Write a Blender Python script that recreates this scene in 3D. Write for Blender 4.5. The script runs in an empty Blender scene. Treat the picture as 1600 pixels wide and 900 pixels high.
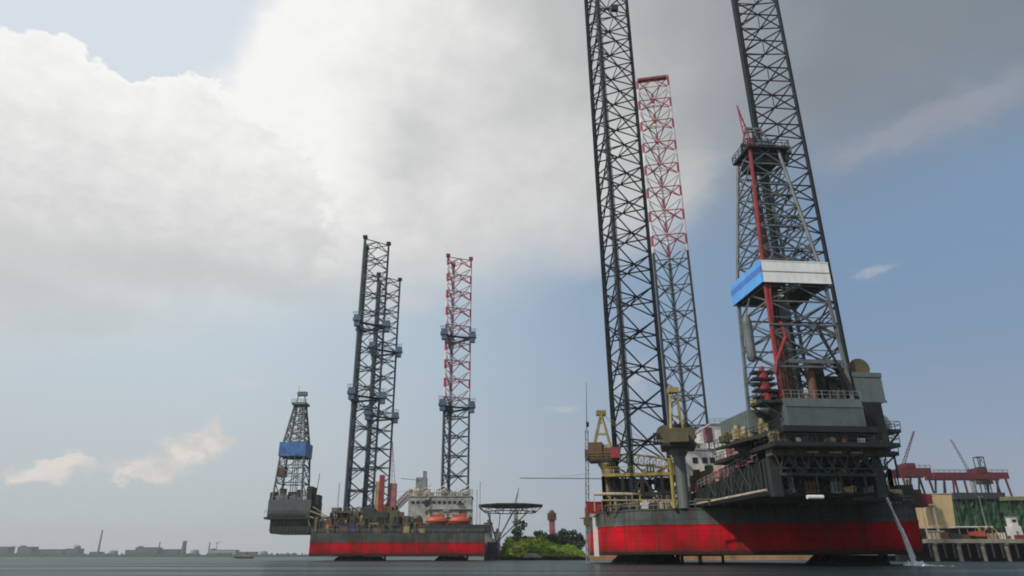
import bpy, math, random
from mathutils import Vector
R = math.radians
rnd = random.Random(7)
C = bpy.context.scene.collection
S = bpy.context.scene

# ------------------------------------------------------------------ camera
F, PX, PY, TH, CH = 1067.0, 770.0, 450.0, R(21.49), 1.3
cam_d = bpy.data.cameras.new('camera'); cam = bpy.data.objects.new('camera', cam_d); C.objects.link(cam)
cam.location = (0, 0, CH); cam.rotation_euler = (R(90) + TH, 0, 0)
cam_d.sensor_width = 36; cam_d.lens = 36 * F / 1600; cam_d.shift_x = 30 / 1600
cam_d.clip_start = 0.1; cam_d.clip_end = 30000
S.camera = cam

def at(px, py, Y):
    """world point at depth Y along a sight line"""
    u, v = (px - PX) / F, (PY - py) / F
    t = Y / (math.cos(TH) - v * math.sin(TH))
    return Vector((u * t, Y, CH + t * (math.sin(TH) + v * math.cos(TH))))
def azel(px, py):
    d = at(px, py, 1.0) - Vector((0, 0, CH)); d.normalize()
    return math.atan2(d.x, d.y), math.asin(d.z)

# ------------------------------------------------------------------ sun
SUN = Vector((-0.60, -0.46, 0.66)).normalized()
sd = bpy.data.lights.new('sun', 'SUN'); so = bpy.data.objects.new('sun', sd); C.objects.link(so)
sd.energy = 3.0; sd.angle = R(2.0); sd.color = (1.0, 0.95, 0.87)
so.rotation_euler = SUN.to_track_quat('Z', 'Y').to_euler()

# ------------------------------------------------------------------ world: nishita sky and clouds
W = bpy.data.worlds.new('World'); S.world = W; W.use_nodes = True
nt = W.node_tree; nt.nodes.clear(); L = nt.links.new
def N(t, **k):
    n = nt.nodes.new(t)
    for a, b in k.items(): setattr(n, a, b)
    return n
def M(op, a, b=None, c=None, clamp=False):
    n = N('ShaderNodeMath', operation=op, use_clamp=clamp)
    for i, x in enumerate((a, b, c)):
        if x is None: continue
        if isinstance(x, (int, float)): n.inputs[i].default_value = x
        else: L(x, n.inputs[i])
    return n.outputs[0]
def SM(x, lo, hi):
    n = N('ShaderNodeMapRange', interpolation_type='SMOOTHSTEP')
    L(x, n.inputs[0]); n.inputs[1].default_value = lo; n.inputs[2].default_value = hi
    return n.outputs[0]
def MIX(f, a, b):
    n = N('ShaderNodeMix', data_type='RGBA')
    for i, x in ((0, f), (6, a), (7, b)):
        if isinstance(x, (int, float)): n.inputs[i].default_value = x
        elif isinstance(x, tuple): n.inputs[i].default_value = x + (1,)
        else: L(x, n.inputs[i])
    return n.outputs[2]
BG = 0.10
def lin(r, g, b):
    f = lambda c: (c / 255 / 12.92 if c / 255 < .04045 else ((c / 255 + .055) / 1.055) ** 2.4) / BG
    return (f(r), f(g), f(b))
sky = N('ShaderNodeTexSky', sky_type='NISHITA'); sky.sun_disc = False
sky.sun_elevation = math.asin(SUN.z); sky.sun_rotation = math.atan2(SUN.x, SUN.y) % (2 * math.pi)
sky.air_density = 1.2; sky.dust_density = 2.5; sky.ozone_density = 2.0
tc = N('ShaderNodeTexCoord'); D = tc.outputs['Generated']
sep = N('ShaderNodeSeparateXYZ'); L(D, sep.inputs[0])
def noise(scale, detail, rough=.55, off=0):
    mp = N('ShaderNodeMapping'); L(D, mp.inputs[0]); mp.inputs[1].default_value = (off, off * .7, 0); mp.inputs[3].default_value = (1, 1, 1.5)
    n = N('ShaderNodeTexNoise'); L(mp.outputs[0], n.inputs['Vector'])
    n.inputs['Scale'].default_value = scale; n.inputs['Detail'].default_value = detail; n.inputs['Roughness'].default_value = rough
    return M('SUBTRACT', n.outputs['Fac'], .5)
n1, n2, n3 = noise(5, 9), noise(9, 9, .6, 3.1), noise(2.2, 6, .5, 7.7)
AZ0 = M('ARCTAN2', sep.outputs[0], sep.outputs[1]); EL0 = M('ARCSINE', sep.outputs[2])
AZ = M('ADD', AZ0, M('MULTIPLY', n1, .17)); EL = M('ADD', EL0, M('MULTIPLY', n2, .13))
AZs = M('ADD', AZ0, M('MULTIPLY', n1, .12)); ELs = M('ADD', EL0, M('MULTIPLY', n2, .06))
def blobs(lst, az=None, el=None):
    tot = None
    for (px, py, rx, ry) in lst:
        a, e = azel(px, py)
        a1, e1 = azel(px + rx, py); a2, e2 = azel(px, py - ry)
        ra, re = max(abs(a1 - a), .01), max(abs(e2 - e), .01)
        qa = M('POWER', M('ABSOLUTE', M('MULTIPLY', M('SUBTRACT', az or AZ, a), 1 / ra)), 2.0)
        qe = M('POWER', M('ABSOLUTE', M('MULTIPLY', M('SUBTRACT', el or EL, e), 1 / re)), 2.0)
        g = M('POWER', 2.718, M('MULTIPLY', M('ADD', qa, qe), -1.0))
        tot = g if tot is None else M('ADD', tot, g)
    return tot
# clear sky: nishita under a thin veil, paler to the left and towards the horizon
veilmix = SM(AZ0, -.45, .50)
veil = MIX(veilmix, lin(197, 212, 221), lin(123, 149, 179))
col = MIX(.93, sky.outputs[0], veil)
hor = SM(EL0, .34, -.02)
col = MIX(M('MULTIPLY', hor, .85), col, MIX(SM(AZ0, -.5, .6), lin(190, 194, 195), lin(156, 166, 180)))
# pale upper-left gap
col = MIX(SM(blobs([(150, 40, 420, 170), (330, 90, 200, 140), (-200, 0, 300, 200)], AZ0, EL0), .2, .8), col, lin(215, 223, 232))
# big cumulus bank: crisp heads at the upper left, a soft sloping base
n4 = noise(17, 9, .62, 5.3)
bank = blobs([(40, 260, 200, 150), (300, 330, 240, 140), (560, 330, 250, 160), (620, 110, 200, 190), (800, 120, 230, 190), (830, 300, 210, 160), (480, 170, 90, 130), (-200, 350, 300, 300), (200, 470, 420, 110), (650, 440, 300, 90), (960, 230, 160, 160)])
(a1_, e1_), (a2_, e2_) = azel(0, 478), azel(850, 398)
base_ = M('SUBTRACT', EL0, M('MULTIPLY_ADD', M('SUBTRACT', AZ0, a1_), (e2_ - e1_) / (a2_ - a1_), e1_))
base_ = SM(M('ADD', base_, M('ADD', M('MULTIPLY', n3, .16), M('MULTIPLY', n1, .10))), -.085, .085)
bm = M('MULTIPLY', SM(bank, .35, .85), base_)
n5 = noise(38, 8, .6, 9.1)
heads = blobs([(45, 172, 100, 104), (115, 195, 92, 96), (190, 238, 92, 92), (285, 228, 74, 98), (345, 275, 82, 98), (200, 335, 330, 150), (-150, 220, 160, 160), (-20, 330, 200, 190), (430, 320, 90, 120)], M('ADD', AZ0, M('ADD', M('MULTIPLY', n4, .10), M('MULTIPLY', n5, .05))), M('ADD', EL0, M('ADD', M('MULTIPLY', n2, .08), M('MULTIPLY', n5, .045))))
hm_ = M('MULTIPLY', SM(heads, .46, .56), base_)
bm = M('MAXIMUM', bm, hm_)
shade = M('ADD', SM(EL0, .30, .58), M('MULTIPLY', n3, .55))
shade = M('ADD', shade, M('ADD', M('MULTIPLY', n4, 1.0), M('MULTIPLY', n5, .5))); shade = M('ADD', shade, M('MULTIPLY', n1, .25))
shade = M('SUBTRACT', shade, M('MULTIPLY', SM(M('ADD', AZ0, M('ADD', M('MULTIPLY', n3, .8), M('MULTIPLY', n1, .3))), -.38, .14), .62))
rim = M('MULTIPLY', SM(heads, .95, .5), .35)
bankcol = MIX(SM(M('ADD', shade, rim), -.1, 1.42), lin(207, 208, 208), lin(248, 248, 245))
col = MIX(bm, col, bankcol)
# grey underside of the bank
und = blobs([(60, 480, 260, 40), (330, 430, 260, 36), (-150, 460, 300, 80)], AZs, ELs)
col = MIX(M('MULTIPLY', SM(und, .1, 1.1), .55), col, lin(191, 195, 197))
# dark stratus deepening towards the upper right, soft lower edge rising to the right
(a1_, e1_), (a2_, e2_) = azel(900, 330), azel(1600, 165)
dl = M('SUBTRACT', EL0, M('MULTIPLY_ADD', M('SUBTRACT', AZ0, a1_), (e2_ - e1_) / (a2_ - a1_), e1_))
dl = SM(M('ADD', dl, M('ADD', M('MULTIPLY', n1, .14), M('MULTIPLY', n4, .07))), -.10, .11)
dz = M('ADD', M('ADD', AZ0, M('MULTIPLY', EL0, .12)), M('ADD', M('MULTIPLY', n3, .85), M('ADD', M('MULTIPLY', n1, .5), M('MULTIPLY', n4, .22))))
dm = M('MULTIPLY', dl, SM(dz, azel(620, 200)[0], azel(1180, 200)[0]))
dt = M('ADD', SM(AZ0, azel(880, 100)[0], azel(1420, 100)[0]), M('ADD', M('MULTIPLY', n3, .9), M('MULTIPLY', n1, .5)))
dcol = MIX(SM(dt, -.15, 1.15), lin(184, 185, 186), lin(124, 134, 144))
col = MIX(M('MULTIPLY', dm, .97), col, dcol)
edge = blobs([(1570, 150, 130, 44), (1460, 195, 130, 38), (1340, 228, 110, 28)], AZ, EL)
col = MIX(M('MULTIPLY', SM(edge, .0, 1.5), .45), col, lin(168, 168, 176))
# small far cumulus
sm_ = blobs([(328, 684, 30, 26), (285, 708, 50, 28), (230, 742, 46, 20), (60, 742, 80, 20), (120, 725, 40, 14)], M('ADD', AZ0, M('ADD', M('MULTIPLY', n4, .10), M('MULTIPLY', n5, .07))), M('ADD', EL0, M('ADD', M('MULTIPLY', n2, .05), M('MULTIPLY', n5, .06))))
col = MIX(M('MULTIPLY', SM(sm_, .22, .95), .92), col, MIX(SM(M('ADD', n5, n4), -.2, .2), lin(208, 204, 200), lin(232, 224, 216)))
sm2 = blobs([(905, 395, 70, 45), (990, 590, 42, 30), (870, 635, 40, 10), (380, 590, 36, 9), (1365, 430, 44, 14), (640, 470, 70, 30)], M('ADD', AZ0, M('MULTIPLY', n4, .13)), M('ADD', EL0, M('MULTIPLY', n2, .09)))
col = MIX(M('MULTIPLY', SM(sm2, .25, 1.3), .42), col, lin(214, 208, 208))
bgn = N('ShaderNodeBackground'); L(col, bgn.inputs[0]); bgn.inputs[1].default_value = BG
wo = N('ShaderNodeOutputWorld'); L(bgn.outputs[0], wo.inputs[0])

S.view_settings.view_transform = 'Standard'; S.view_settings.look = 'None'
S.view_settings.exposure = 0.0; S.view_settings.gamma = 1; S.view_settings.use_curve_mapping = False
S.render.engine = 'CYCLES'
S.cycles.use_denoising = True
S.cycles.filter_width = 1.9; S.cycles.max_bounces = 6; S.cycles.volume_bounces = 0; S.cycles.diffuse_bounces = 3; S.cycles.caustics_reflective = False

# ------------------------------------------------------------------ materials
MATS = {}
def mat(name, col, rough=.55, metal=0., var=.35, dirt=.3, dcol=(.05, .035, .02), scale=.5, bands=None, spec=.5, stretch=.16, plates=False):
    """painted / weathered surface. bands = list of (z, colour): the paint changes colour upward at z"""
    if name in MATS: return MATS[name]
    m = bpy.data.materials.new(name); m.use_nodes = True; t = m.node_tree; b = t.nodes['Principled BSDF']
    def nn(k, **a):
        n = t.nodes.new(k)
        for p, q in a.items(): setattr(n, p, q)
        return n
    tcn = nn('ShaderNodeTexCoord'); O = tcn.outputs['Object']
    base = nn('ShaderNodeRGB'); base.outputs[0].default_value = tuple(col) + (1,); out = base.outputs[0]
    def mix(f, a, c, mode='MIX'):
        n = nn('ShaderNodeMix', data_type='RGBA', blend_type=mode)
        if isinstance(f, (int, float)): n.inputs[0].default_value = f
        else: t.links.new(f, n.inputs[0])
        for i, x in ((6, a), (7, c)):
            if isinstance(x, tuple): n.inputs[i].default_value = tuple(x) + (1,)
            else: t.links.new(x, n.inputs[i])
        return n.outputs[2]
    def mth(op, a, c, cl=False):
        n = nn('ShaderNodeMath', operation=op, use_clamp=cl)
        for i, x in enumerate((a, c)):
            if isinstance(x, (int, float)): n.inputs[i].default_value = x
            else: t.links.new(x, n.inputs[i])
        return n.outputs[0]
    sp = nn('ShaderNodeSeparateXYZ'); t.links.new(O, sp.inputs[0]); Z = sp.outputs[2]
    if plates:                                   # scuffed paint edges
        ze = nn('ShaderNodeTexNoise'); t.links.new(O, ze.inputs['Vector']); ze.inputs['Scale'].default_value = .9; ze.inputs['Detail'].default_value = 5
        Z = mth('ADD', Z, mth('MULTIPLY', mth('SUBTRACT', ze.outputs[0], .5), .35))
    if bands:
        for kind, *p in bands:
            if kind == 'above': out = mix(mth('GREATER_THAN', Z, p[0]), out, tuple(p[1]))
            if kind == 'stripe':      # period, phase, duty, colour, zmin
                fr = mth('FRACT', mth('DIVIDE', mth('SUBTRACT', Z, p[1]), p[0]), 0)
                f = mth('MULTIPLY', mth('LESS_THAN', fr, p[2]), mth('GREATER_THAN', Z, p[4]))
                out = mix(f, out, tuple(p[3]))
    nz = nn('ShaderNodeTexNoise'); t.links.new(O, nz.inputs['Vector']); nz.inputs['Scale'].default_value = scale; nz.inputs['Detail'].default_value = 6
    mr = nn('ShaderNodeMapRange'); t.links.new(nz.outputs[0], mr.inputs[0]); mr.inputs[1].default_value = .3; mr.inputs[2].default_value = .7; mr.inputs[3].default_value = 1 - var; mr.inputs[4].default_value = 1 + var * .5
    cmb = nn('ShaderNodeCombineColor')
    for i in range(3): t.links.new(mr.outputs[0], cmb.inputs[i])
    out = mix(1.0, out, cmb.outputs[0], 'MULTIPLY')
    if dirt:
        mp = nn('ShaderNodeMapping'); t.links.new(O, mp.inputs[0]); mp.inputs[3].default_value = (1.3, 1.3, stretch)
        n2 = nn('ShaderNodeTexNoise'); t.links.new(mp.outputs[0], n2.inputs['Vector']); n2.inputs['Scale'].default_value = scale * 2.2; n2.inputs['Detail'].default_value = 7
        m2 = nn('ShaderNodeMapRange'); t.links.new(n2.outputs[0], m2.inputs[0]); m2.inputs[1].default_value = .5; m2.inputs[2].default_value = .72; m2.inputs[4].default_value = dirt
        out = mix(m2.outputs[0], out, tuple(dcol))
    if plates:                                   # plate seams, fouling above the water, rust runs
        fx = mth('LESS_THAN', mth('FRACT', mth('DIVIDE', sp.outputs[0], 3.7), 0), .028); fz = mth('LESS_THAN', mth('FRACT', mth('DIVIDE', sp.outputs[2], 1.9), 0), .05)
        out = mix(mth('MULTIPLY', mth('MAXIMUM', fx, fz), .5), out, (.015, .012, .012))
        rp = nn('ShaderNodeMapping'); t.links.new(O, rp.inputs[0]); rp.inputs[3].default_value = (1.0, 1.0, .035)
        rn = nn('ShaderNodeTexNoise'); t.links.new(rp.outputs[0], rn.inputs['Vector']); rn.inputs['Scale'].default_value = 1.1; rn.inputs['Detail'].default_value = 4
        rr_ = nn('ShaderNodeMapRange'); t.links.new(rn.outputs[0], rr_.inputs[0]); rr_.inputs[1].default_value = .49; rr_.inputs[2].default_value = .72; rr_.inputs[4].default_value = .8
        out = mix(rr_.outputs[0], out, (.085, .028, .012))
        fo_ = nn('ShaderNodeMapRange'); t.links.new(Z, fo_.inputs[0]); fo_.inputs[1].default_value = 3.5; fo_.inputs[2].default_value = 2.1; fo_.inputs[4].default_value = .75
        out = mix(fo_.outputs[0], out, (.035, .018, .014))
    t.links.new(out, b.inputs['Base Color'])
    b.inputs['Roughness'].default_value = rough; b.inputs['Metallic'].default_value = metal; b.inputs['Specular IOR Level'].default_value = spec
    MATS[name] = m; return m

RED = (.48, .003, .012); GREEN = (.085, .105, .10)
m_hull = mat('hull paint', (.012, .010, .011), bands=[('above', 2.2, RED), ('above', 6.8, GREEN)], var=.5, dirt=.5, scale=.22, rough=.7, spec=.12, plates=True)
m_hull2 = mat('far hull paint', (.012, .010, .011), bands=[('above', 2.2, (.50, .003, .014)), ('above', 6.1, (.07, .09, .08))], var=.5, dirt=.5, scale=.2, rough=.7, spec=.12, plates=True)
m_steel = mat('dark leg steel', (.013, .019, .024), .7, var=.4, dirt=.3, dcol=(.06, .035, .02), spec=.2)
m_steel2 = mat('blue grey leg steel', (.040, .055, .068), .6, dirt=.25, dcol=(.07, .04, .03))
WHITE = (.70, .67, .66); LRED = (.36, .055, .075)
BAY = 8.0
TB = at(1030, 136, 186).z; TC = at(715, 407, 288).z
m_bowchord = mat('red and white leg chord', (.028, .036, .042), bands=[('above', 84, WHITE), ('stripe', BAY, TB - .4 - BAY * .45, .42, LRED, 84)], dirt=.15)
m_bowbrace = mat('red and white leg brace', (.028, .036, .042), bands=[('above', 84, (.5, .46, .46)), ('stripe', BAY, TB - .4 - BAY * .5, .52, (.34, .02, .04), 82)], dirt=.1)
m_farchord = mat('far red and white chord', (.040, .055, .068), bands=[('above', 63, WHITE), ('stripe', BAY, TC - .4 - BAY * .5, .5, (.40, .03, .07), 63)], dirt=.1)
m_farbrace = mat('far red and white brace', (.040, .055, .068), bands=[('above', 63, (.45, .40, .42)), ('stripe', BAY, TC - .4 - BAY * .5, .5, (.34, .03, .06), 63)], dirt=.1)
m_derrick = mat('derrick steel', (.12, .135, .135), .55, dirt=.4, dcol=(.05, .03, .02))
m_dred = mat('red derrick paint', (.27, .022, .025), .5, dirt=.3)
m_gg = mat('grey green paint', (.12, .145, .138), .55, var=.2, dirt=.35)
m_dkgreen = mat('dark green structure', (.018, .027, .025), .6, dirt=.4)
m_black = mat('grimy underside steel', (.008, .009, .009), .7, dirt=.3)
m_brown = mat('rusty ochre beam', (.10, .085, .04), .7, dirt=.5)
m_white = mat('white panel', (.80, .79, .76), .5, var=.1, dirt=.18, dcol=(.3, .28, .25))
m_acc = mat('accommodation white', (.60, .585, .54), .55, var=.15, dirt=.35, dcol=(.25, .2, .16))
m_blue = mat('blue panel', (.11, .38, .80), .45, var=.15, dirt=.15, dcol=(.04, .12, .4), bands=[('stripe', 400, 44.2, .0028, (.06, .19, .58), 0)])
m_fblue = mat('far blue panel', (.05, .15, .40), .5, var=.5, dirt=.4, dcol=(.03, .06, .14))
m_pblue = mat('blue grey platform', (.07, .12, .19), .55, dirt=.3)
m_yel = mat('crane yellow', (.31, .235, .05), .6, dirt=.7)
m_ochre = mat('faded ochre', (.33, .26, .12), .6, dirt=.5)
m_beige = mat('beige pipe', (.50, .42, .32), .6, dirt=.4)
m_rust = mat('rusty brown', (.12, .055, .028), .75, dirt=.4)
m_orange = mat('lifeboat orange', (.46, .075, .025), .5, var=.12, dirt=.2)
m_dored = mat('dark red machinery', (.20, .02, .02), .6, dirt=.4)
m_bright = mat('bright red', (.28, .018, .016), .5, dirt=.2)
m_glass = mat('dark window glass', (.012, .016, .02), .15, dirt=0)
m_grey = mat('plain grey paint', (.22, .23, .23), .6, dirt=.4)
m_conc = mat('quay concrete', (.30, .26, .20), .85, dirt=.5, scale=.3)
m_tan = mat('tan cladding', (.55, .40, .20), .7, var=.1, dirt=.2, dcol=(.3, .2, .1))
m_sand = mat('sandy bank', (.36, .20, .09), .9, dirt=.5, scale=.12)
m_gred = mat('gantry red', (.11, .010, .014), .6, dirt=.35)
m_lime = mat('lime green paint', (.36, .47, .06), .6, dirt=.15)
m_roof = mat('dark roof', (.035, .04, .045), .7)
m_net = mat('green netting', (.025, .085, .035), .9, var=.9, dirt=.8, dcol=(.006, .02, .012), scale=.5, stretch=1.1)
m_pile = mat('dark piling', (.02, .02, .018), .8, dirt=.3)
m_pcap = mat('pale piling', (.17, .155, .13), .8, dirt=.6)
m_shore = mat('far shore buildings', (.075, .085, .09), .9, spec=.1)
m_shore2 = mat('pale far buildings', (.30, .30, .30), .8)
m_land = mat('far shore land', (.035, .05, .045), .95, spec=.05)
m_leaf = mat('leaves', (.075, .12, .025), .7, var=.7, dirt=.4, dcol=(.02, .04, .01), scale=.8)
m_leaf2 = mat('dark leaves', (.035, .075, .028), .7, var=.7, dirt=.4, dcol=(.012, .03, .012), scale=.8)
m_bark = mat('bark', (.07, .05, .035), .9)
m_pink = mat('faded pink paint', (.34, .12, .14), .7, dirt=.3)
m_purple = mat('dusty violet tarpaulin', (.16, .10, .17), .8, dirt=.4)

# ------------------------------------------------------------------ mesh builder
class MB:
    def __init__(s): s.v = []; s.f = []
    def add(s, vs, fs):
        o = len(s.v); s.v += [tuple(p) for p in vs]; s.f += [tuple(i + o for i in f) for f in fs]; return s
    def hexa(s, b, t):
        return s.add(list(b) + list(t), [(3, 2, 1, 0), (4, 5, 6, 7), (0, 1, 5, 4), (1, 2, 6, 5), (2, 3, 7, 6), (3, 0, 4, 7)])
    def box(s, x0, x1, y0, y1, z0, z1):
        return s.hexa([(x0, y0, z0), (x1, y0, z0), (x1, y1, z0), (x0, y1, z0)], [(x0, y0, z1), (x1, y0, z1), (x1, y1, z1), (x0, y1, z1)])
    def bar(s, p, q, r, n=4, r2=None):
        p, q = Vector(p), Vector(q); d = q - p
        if d.length < 1e-6: return s
        d.normalize(); a = d.cross(Vector((0, 0, 1)))
        if a.length < .05: a = d.cross(Vector((1, 0, 0)))
        a.normalize(); b = d.cross(a); r2 = r if r2 is None else r2
        vs = []
        for c, rr in ((p, r), (q, r2)):
            for k in range(n):
                t = 2 * math.pi * (k + .5) / n; vs.append(c + a * math.cos(t) * rr + b * math.sin(t) * rr)
        fs = [tuple(range(n)), tuple(range(2 * n - 1, n - 1, -1))] + [(k, k + n, (k + 1) % n + n, (k + 1) % n) for k in range(n)]
        return s.add(vs, fs)
    def path(s, pts, r, n=5):
        for a, b in zip(pts, pts[1:]): s.bar(a, b, r, n)
        return s
    def prism(s, poly, z0, z1, inset=0):
        n = len(poly); cx = sum(p[0] for p in poly) / n; cy = sum(p[1] for p in poly) / n
        top = [(cx + (p[0] - cx) * (1 - inset), cy + (p[1] - cy) * (1 - inset), z1) for p in poly]
        return s.add([(p[0], p[1], z0) for p in poly] + top, [tuple(range(n - 1, -1, -1)), tuple(range(n, 2 * n))] + [(k, (k + 1) % n, (k + 1) % n + n, k + n) for k in range(n)])
    def lathe(s, c, prof, n=12, axis='Z'):
        vs = []; fs = []; m = len(prof)
        for (r, h) in prof:
            for k in range(n):
                t = 2 * math.pi * k / n; p = (r * math.cos(t), r * math.sin(t), h)
                if axis == 'X': p = (h, p[0], p[1])
                if axis == 'Y': p = (p[0], h, p[1])
                vs.append((c[0] + p[0], c[1] + p[1], c[2] + p[2]))
        for j in range(m - 1):
            for k in range(n): fs.append((j * n + k, j * n + (k + 1) % n, (j + 1) * n + (k + 1) % n, (j + 1) * n + k))
        fs += [tuple(range(n - 1, -1, -1)), tuple(range((m - 1) * n, m * n))]
        return s.add(vs, fs)
    def rail(s, pts, z=1.1, r=.035, step=2.0, closed=False):
        pts = [Vector(p) for p in pts]
        if closed: pts = pts + pts[:1]
        for a, b in zip(pts, pts[1:]):
            n = max(1, int((b - a).length / step))
            for hz in (z, z * .55): s.bar(a + Vector((0, 0, hz)), b + Vector((0, 0, hz)), r)
            for k in range(n + 1):
                p = a.lerp(b, k / n); s.bar(p, p + Vector((0, 0, z)), r)
        return s
    def build(s, name, m, parent=None, loc=None, smooth=False):
        o0 = Vector(loc) if loc is not None else (ORIG.get(parent.name, Vector()) if parent else Vector())
        me = bpy.data.meshes.new(name); me.from_pydata([tuple(Vector(p) - o0) for p in s.v], [], s.f); me.update()
        me.materials.append(m)
        if smooth:
            for p in me.polygons: p.use_smooth = True
        o = bpy.data.objects.new(name, me); C.objects.link(o)
        if parent: o.parent = parent
        else: o.location = o0
        ORIG[o.name] = o0
        return o
ORIG = {}
def tag(o, label=None, cat=None, group=None, kind=None):
    if label: o['label'] = label
    if cat: o['category'] = cat
    if group: o['group'] = group
    if kind: o['kind'] = kind
    return o
def thing(name, label, cat, loc, group=None):
    o = bpy.data.objects.new(name, None); C.objects.link(o); o.location = loc; o.empty_display_size = 2
    ORIG[o.name] = Vector(loc); return tag(o, label, cat, group)
def part(name, parent):                                   # a part that is itself made of sub-parts
    o = bpy.data.objects.new(name, None); C.objects.link(o); o.parent = parent; ORIG[o.name] = ORIG[parent.name]; return o
def copy_tree(o, loc=None, parent=None):
    c = o.copy(); C.objects.link(c)
    if parent: c.parent = parent
    if loc is not None: c.location = loc
    for ch in o.children: copy_tree(ch, None, c)
    return c

# ------------------------------------------------------------------ water, land
m = bpy.data.materials.new('harbour water'); m.use_nodes = True; t = m.node_tree; b = t.nodes['Principled BSDF']
t.nodes.remove(b); out_ = t.nodes['Material Output']
wd = t.nodes.new('ShaderNodeBsdfDiffuse'); wd.inputs[0].default_value = (.006, .014, .013, 1)
wg = t.nodes.new('ShaderNodeBsdfGlossy'); wg.inputs[0].default_value = (.93, 1, .98, 1); wg.inputs['Roughness'].default_value = .16
wm = t.nodes.new('ShaderNodeMixShader'); ws_m = t.nodes.new('ShaderNodeMapping'); ws_t = t.nodes.new('ShaderNodeTexCoord'); t.links.new(ws_t.outputs['Object'], ws_m.inputs[0]); ws_m.inputs[3].default_value = (.012, .075, 1)
ws_n = t.nodes.new('ShaderNodeTexNoise'); t.links.new(ws_m.outputs[0], ws_n.inputs['Vector']); ws_n.inputs['Scale'].default_value = 1.0; ws_n.inputs['Detail'].default_value = 7; ws_n.inputs['Roughness'].default_value = .65
ws_r = t.nodes.new('ShaderNodeMapRange'); t.links.new(ws_n.outputs[0], ws_r.inputs[0]); ws_r.inputs[1].default_value = .35; ws_r.inputs[2].default_value = .66; ws_r.inputs[3].default_value = .17; ws_r.inputs[4].default_value = .42
t.links.new(ws_r.outputs[0], wm.inputs[0])
t.links.new(wd.outputs[0], wm.inputs[1]); t.links.new(wg.outputs[0], wm.inputs[2]); t.links.new(wm.outputs[0], out_.inputs[0])
tcn = t.nodes.new('ShaderNodeTexCoord'); prev = None
for sc, stv, dist in ((.10, .8, 1.3), (.45, .95, .75), (1.6, .9, .35)):
    mp = t.nodes.new('ShaderNodeMapping'); t.links.new(tcn.outputs['Object'], mp.inputs[0]); mp.inputs[3].default_value = (.7, 1.3, 1)
    nz = t.nodes.new('ShaderNodeTexNoise'); t.links.new(mp.outputs[0], nz.inputs['Vector']); nz.inputs['Scale'].default_value = sc; nz.inputs['Detail'].default_value = 4
    bp = t.nodes.new('ShaderNodeBump'); bp.inputs['Strength'].default_value = stv; bp.inputs['Distance'].default_value = dist
    t.links.new(nz.outputs[0], bp.inputs['Height'])
    if prev: t.links.new(prev, bp.inputs['Normal'])
    prev = bp.outputs[0]
t.links.new(prev, wd.inputs['Normal']); t.links.new(prev, wg.inputs['Normal'])
w = MB(); w.box(-5200, 5200, -60, 5600, -.6, 0)
tag(w.build('water', m), kind='structure')
ld = MB(); ld.prism([(-5000, 2600), (-600, 2600), (600, 2900), (5000, 2900), (5000, 5400), (-5000, 5400)], -.5, 8)
tag(ld.build('far_shore', m_land), kind='structure')
bk = MB(); bk.prism([(-2, 318), (30, 312), (120, 305), (420, 300), (420, 900), (-2, 700)], -.5, 1.9, .0)
tag(bk.build('bank', m_sand), kind='structure')
qy = MB(); qy.box(138, 420, 232, 520, 5.4, 6.6)
tag(qy.build('quay', m_conc), kind='structure')
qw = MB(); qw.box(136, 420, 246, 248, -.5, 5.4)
tag(qw.build('quay_wall', m_black), 'dark wall in shade beneath the concrete quay deck', 'wall')

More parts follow.
